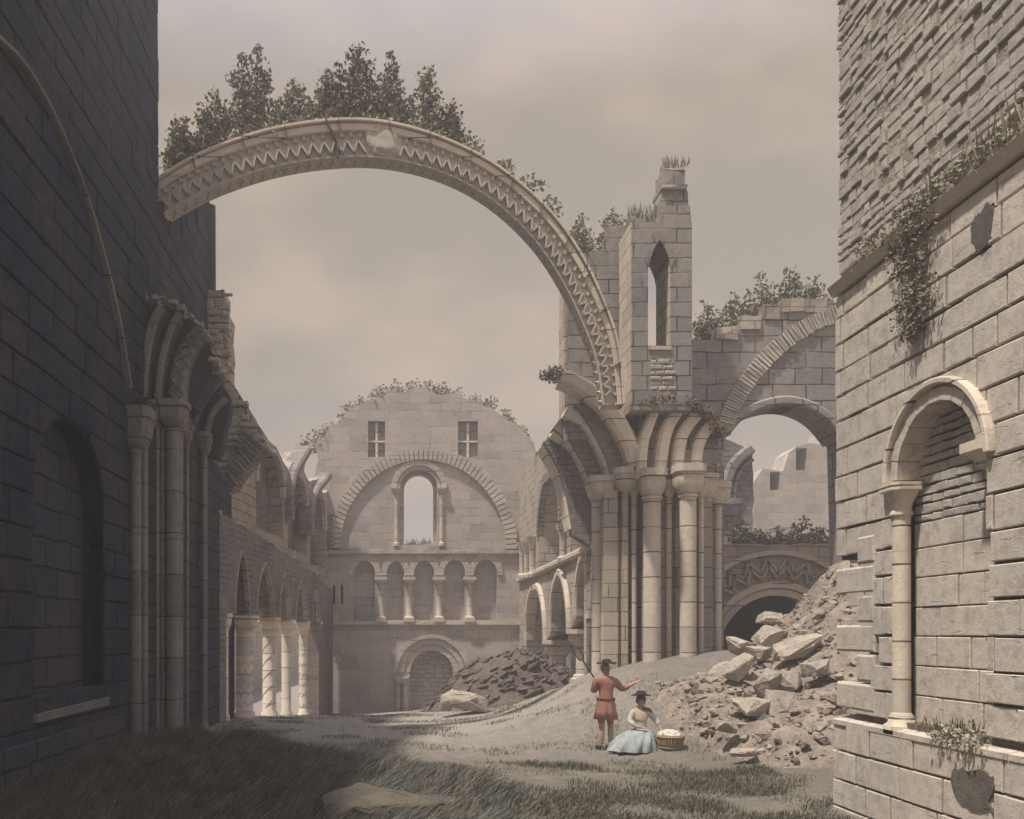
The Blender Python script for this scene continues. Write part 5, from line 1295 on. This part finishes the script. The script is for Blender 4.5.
def build_man():
    x, y = 4.10, 17.9; z = gz(x, y) + .02
    t = thing('person', 'standing man in red coat and dark hat seen from behind, pointing right', 'person', (x, y, z))
    # local frame: metres, faces mostly away (+y) and to the right
    V = [(0, 0, .88, .10), (0, .01, 1.05, .085), (0, .02, 1.22, .09), (0, .02, 1.34, .075), (.01, .03, 1.45, .055), (.015, .04, 1.52, .06), (.02, .05, 1.585, (.078, .092)), (.02, .05, 1.65, .068),
         (-.17, .02, 1.36, .065), (-.235, .05, 1.16, .05), (-.14, .20, 1.18, .04), (-.10, .22, 1.24, .032),
         (.17, .03, 1.36, .065), (.33, .10, 1.18, .05), (.53, .14, 1.27, .036), (.60, .15, 1.31, .028),
         (-.085, 0, .80, .098), (-.085, .01, .46, .06), (-.09, -.02, .30, .056), (-.09, -.01, .09, .038),
         (.085, .02, .80, .098), (.10, .05, .46, .06), (.105, .03, .30, .056), (.10, .04, .09, .038)]
    Ed = chain([0, 1, 2, 3, 4, 5, 6, 7]) + chain([3, 8, 9, 10, 11]) + chain([3, 12, 13, 14, 15]) + chain([0, 16, 17, 18, 19]) + chain([0, 20, 21, 22, 23])
    skin_mesh('body', V, Ed, M['skin'], t)
    # coat: torso + sleeves, with flared skirt
    C = [(0, 0, .92, (.165, .135)), (0, .01, 1.05, (.145, .125)), (0, .02, 1.22, (.165, .14)), (0, .02, 1.36, (.165, .13)), (.01, .03, 1.44, (.10, .085)),
         (-.185, .02, 1.365, .092), (-.25, .05, 1.16, .068), (-.17, .17, 1.17, .056), (.185, .03, 1.365, .092), (.335, .10, 1.18, .068), (.50, .135, 1.255, .056)]
    skin_mesh('coat', C, chain([0, 1, 2, 3, 4]) + chain([3, 5, 6, 7]) + chain([3, 8, 9, 10]), M['coat'], t)
    mb = MB(); n = 40; vs = []
    for k, (rx, ry, zz) in enumerate(((.17, .13, 1.03), (.185, .15, .90), (.21, .165, .76), (.235, .185, .60), (.225, .175, .60), (.17, .13, .8))):
        for i in range(n):
            a = 2 * math.pi * i / n; fl = 1 + (.08 * math.sin(9 * a) * min(1, k / 3) if k < 5 else 0)
            if k in (2, 3, 4) and abs(((a - 4.71 + math.pi) % (2 * math.pi)) - math.pi) < .1: fl *= .86
            vs.append((rx * math.cos(a) * fl, ry * math.sin(a) * fl + .01, zz))
    mb.add(vs, [(j * n + i, j * n + (i + 1) % n, (j + 1) * n + (i + 1) % n, (j + 1) * n + i) for j in range(5) for i in range(n)]); local(mb, 'coat_skirt', M['coat'], t)
    mb = MB(); mb.tube([(.175 * math.cos(a), .145 * math.sin(a) + .01, 1.0) for a in [2 * math.pi * i / 24 for i in range(25)]], .014, 6); local(mb, 'belt', M['shoe'], t)
    for sx, oy in ((-1, 0), (1, .03)):
        L = [(sx * .088, oy, .66, .088), (sx * .092, oy + .01, .46, .07)]; skin_mesh('breeches', [(sx * .085, oy, .8, .1)] + L, chain([0, 1, 2]), M['coat'], t, 0, 1)
        skin_mesh('stocking', [(sx * .092, oy + .01, .45, .062), (sx * .095, oy - .01, .30, .062), (sx * .095, oy, .1, .042)], chain([0, 1, 2]), M['stocking'], t, 0, 1)
    skin_mesh('shoe', [(-.095, -.03, .05, .045), (-.14, .06, .04, .045), (-.19, .14, .03, .034)], chain([0, 1, 2]), M['shoe'], t, 0, 1)
    skin_mesh('shoe', [(.10, 0, .05, .045), (.12, .1, .04, .045), (.14, .19, .03, .034)], chain([0, 1, 2]), M['shoe'], t, 0, 1)
    head_parts(t, (.02, .05, 1.6), (.75, .6, 0), .21, M['hat'], M['hair'])
    h1 = hand(t, (.575, .148, 1.298), (.9, .12, .38), M['skin'], curl=.1)
    h2 = hand(t, (-.115, .21, 1.22), (.0, .25, .5), M['skin'], up=Vector((0, 1, 0)), curl=1.5)
    # pitchfork over the shoulder
    g = thing('pitchfork', 'two-tined wooden pitchfork carried over the shoulder of the man in red', 'pitchfork', (x, y, z))
    mb = MB(); a = Vector((.02, .36, 1.12)); b = Vector((-.50, -.16, 1.78)); mb.tube([a - (b - a) * .25, a, b], [.016, .016, .014], 7); local(mb, 'handle', M['wood'], g)
    mb = MB(); dd = (b - a).normalized(); sd = Vector((.75, 0, .62)).normalized()
    for k in (-1, 1):
        mb.tube([b, b + dd * .05 + sd * .055 * k, b + dd * .2 + sd * .07 * k, b + dd * .36 + sd * .06 * k], [.012, .012, .010, .005], 6)
    local(mb, 'tines', M['wood'], g)
build_man()
def build_woman():
    x, y = 4.75, 17.75; z = gz(x, y) + .01
    t = thing('person', 'seated woman in pale blue skirt and black hat resting an arm on a basket', 'person', (x, y, z))
    V = [(0, 0, .20, .11), (0, .01, .40, .08), (0, .02, .58, .08), (0, .02, .69, .07), (0, .01, .78, .048), (0, 0, .84, .05), (0, -.01, .90, (.07, .085)), (0, -.01, .96, .062),
         (-.14, .01, .69, .052), (-.24, -.05, .50, .043), (-.12, -.2, .42, .034), (-.05, -.22, .41, .028),
         (.14, .01, .69, .052), (.30, -.02, .53, .043), (.36, -.10, .36, .034), (.38, -.14, .30, .028),
         (-.1, -.1, .12, .08), (-.25, -.32, .11, .06), (-.38, -.30, .07, .04), (.08, -.10, .12, .08), (-.05, -.35, .10, .06), (-.28, -.38, .06, .04)]
    Ed = chain([0, 1, 2, 3, 4, 5, 6, 7]) + chain([3, 8, 9, 10, 11]) + chain([3, 12, 13, 14, 15]) + chain([0, 16, 17, 18]) + chain([0, 19, 20, 21])
    skin_mesh('body', V, Ed, M['skin'], t)
    skin_mesh('bodice', [(0, 0, .30, .13), (0, .01, .42, .118), (0, .02, .58, .135), (0, .02, .70, .115), (-.15, .01, .69, .07), (-.235, -.04, .51, .06), (-.16, -.15, .45, .05), (.15, .01, .685, .068), (.29, -.02, .54, .06), (.335, -.07, .43, .05)], chain([0, 1, 2, 3]) + chain([3, 4, 5, 6]) + chain([3, 7, 8, 9]), M['bodice'], t)
    # skirt spread on the ground, swept to the left
    n = 56; vs = []; rows = [(.14, .13, .37, 0, 0), (.18, .19, .34, -.01, -.05), (.24, .27, .28, -.04, -.11), (.31, .33, .18, -.09, -.15), (.37, .37, .06, -.14, -.17), (.40, .38, -.04, -.16, -.17)]
    for k, (rx, ry, zz, ox, oy) in enumerate(rows):
        for i in range(n):
            a = 2 * math.pi * i / n; fl = 1 + .085 * math.sin(11 * a + k * .5) * k / 4 + .05 * math.sin(19 * a + 1 + k * .3) * k / 4
            lf = 1.28 if math.cos(a) < -.2 and k > 1 else 1
            vs.append((rx * math.cos(a) * fl * lf + ox, ry * math.sin(a) * fl + oy, zz + (.03 * math.sin(5 * a) if 1 < k < 5 else 0)))
    mb = MB(); mb.add(vs, [(j * n + i, j * n + (i + 1) % n, (j + 1) * n + (i + 1) % n, (j + 1) * n + i) for j in range(len(rows) - 1) for i in range(n)] + [tuple(range(n))]); local(mb, 'skirt', M['skirt'], t)
    mb = MB(); n = 26; vs = []
    for k, (r, zz) in enumerate(((.07, .80), (.11, .755), (.165, .70), (.16, .65))):
        for i in range(n):
            a = 2 * math.pi * i / n; zd = -.10 if (k == 3 and math.sin(a) < -.6) else 0; vs.append((r * math.cos(a), r * math.sin(a) * .75 + .01, zz + zd + .02 * math.cos(2 * a)))
    mb.add(vs, [(j * n + i, j * n + (i + 1) % n, (j + 1) * n + (i + 1) % n, (j + 1) * n + i) for j in range(3) for i in range(n)]); local(mb, 'kerchief', M['kerchief'], t)
    mb = MB(); mb.tube([(.02, -.1, .78), (.14, -.05, .75), (.24, .02, .64), (.34, .02, .5), (.38, -.02, .36)], [.02, .035, .035, .03, .015], 7); local(mb, 'shawl', M['shawl'], t)
    head_parts(t, (0, -.01, .92), (-.25, -1, .0), .20, M['hat'], M['shawl'])
    hand(t, (-.06, -.22, .41), (.9, -.3, -.1), M['skin'], curl=.6); hand(t, (.375, -.135, .315), (.15, -.5, -.6), M['skin'], curl=.6)
    # basket
    bx, by = x + .50, y - .28; bz = gz(bx, by) + .0
    g = thing('basket', 'round wicker basket full of white linen beside the seated woman', 'basket', (bx, by, bz))
    mb = MB(); mb.lathe((0, 0, 0), [(.20, 0), (.225, .1), (.25, .24), (.265, .25), (.265, .275), (.235, .275), (.2, .2)], 28)
    for i in range(28):
        a = 2 * math.pi * i / 28; mb.tube([(.205 * math.cos(a), .205 * math.sin(a), .01), (.232 * math.cos(a), .232 * math.sin(a), .1), (.257 * math.cos(a), .257 * math.sin(a), .24)], .011, 5)
    for zz, r in ((.03, .213), (.24, .262)): mb.tube([(r * math.cos(a), r * math.sin(a), zz) for a in [2 * math.pi * i / 28 for i in range(29)]], .016, 5)
    local(mb, 'wicker_body', M['wicker'], g)
    bm = bmesh.new(); bmesh.ops.create_icosphere(bm, subdivisions=4, radius=1)
    for v in bm.verts:
        p = v.co; k = 1 + .25 * noise.noise(p * 2.6) + .1 * noise.noise(p * 7); v.co = Vector((p.x * .23 * k, p.y * .22 * k, .25 + p.z * .12 * k))
    me = bpy.data.meshes.new('linen'); bm.to_mesh(me); bm.free(); me.materials.append(M['linen']); me.polygons.foreach_set('use_smooth', [True] * len(me.polygons)); o = bpy.data.objects.new('linen', me); COL.objects.link(o); o.location = (bx, by, bz)
    tag(o, 'bundle of white linen heaped in the wicker basket', 'linen')
build_woman()

# ------------------------------------------------------------------ HAZE
hb = MB(); hb.box(-165, 165, -64, 205, -6, 22); m = bpy.data.materials.new('haze'); m.use_nodes = True; t = m.node_tree; t.nodes.clear()
ho = t.nodes.new('ShaderNodeOutputMaterial'); hv = t.nodes.new('ShaderNodeVolumePrincipled'); hv.inputs['Color'].default_value = (.88, .86, .88, 1); hv.inputs['Density'].default_value = .0045
t.links.new(hv.outputs[0], ho.inputs['Volume']); o = hb.build('haze', m, None); o['kind'] = 'stuff'; o['label'] = 'thin pale haze filling the air of the ruin'
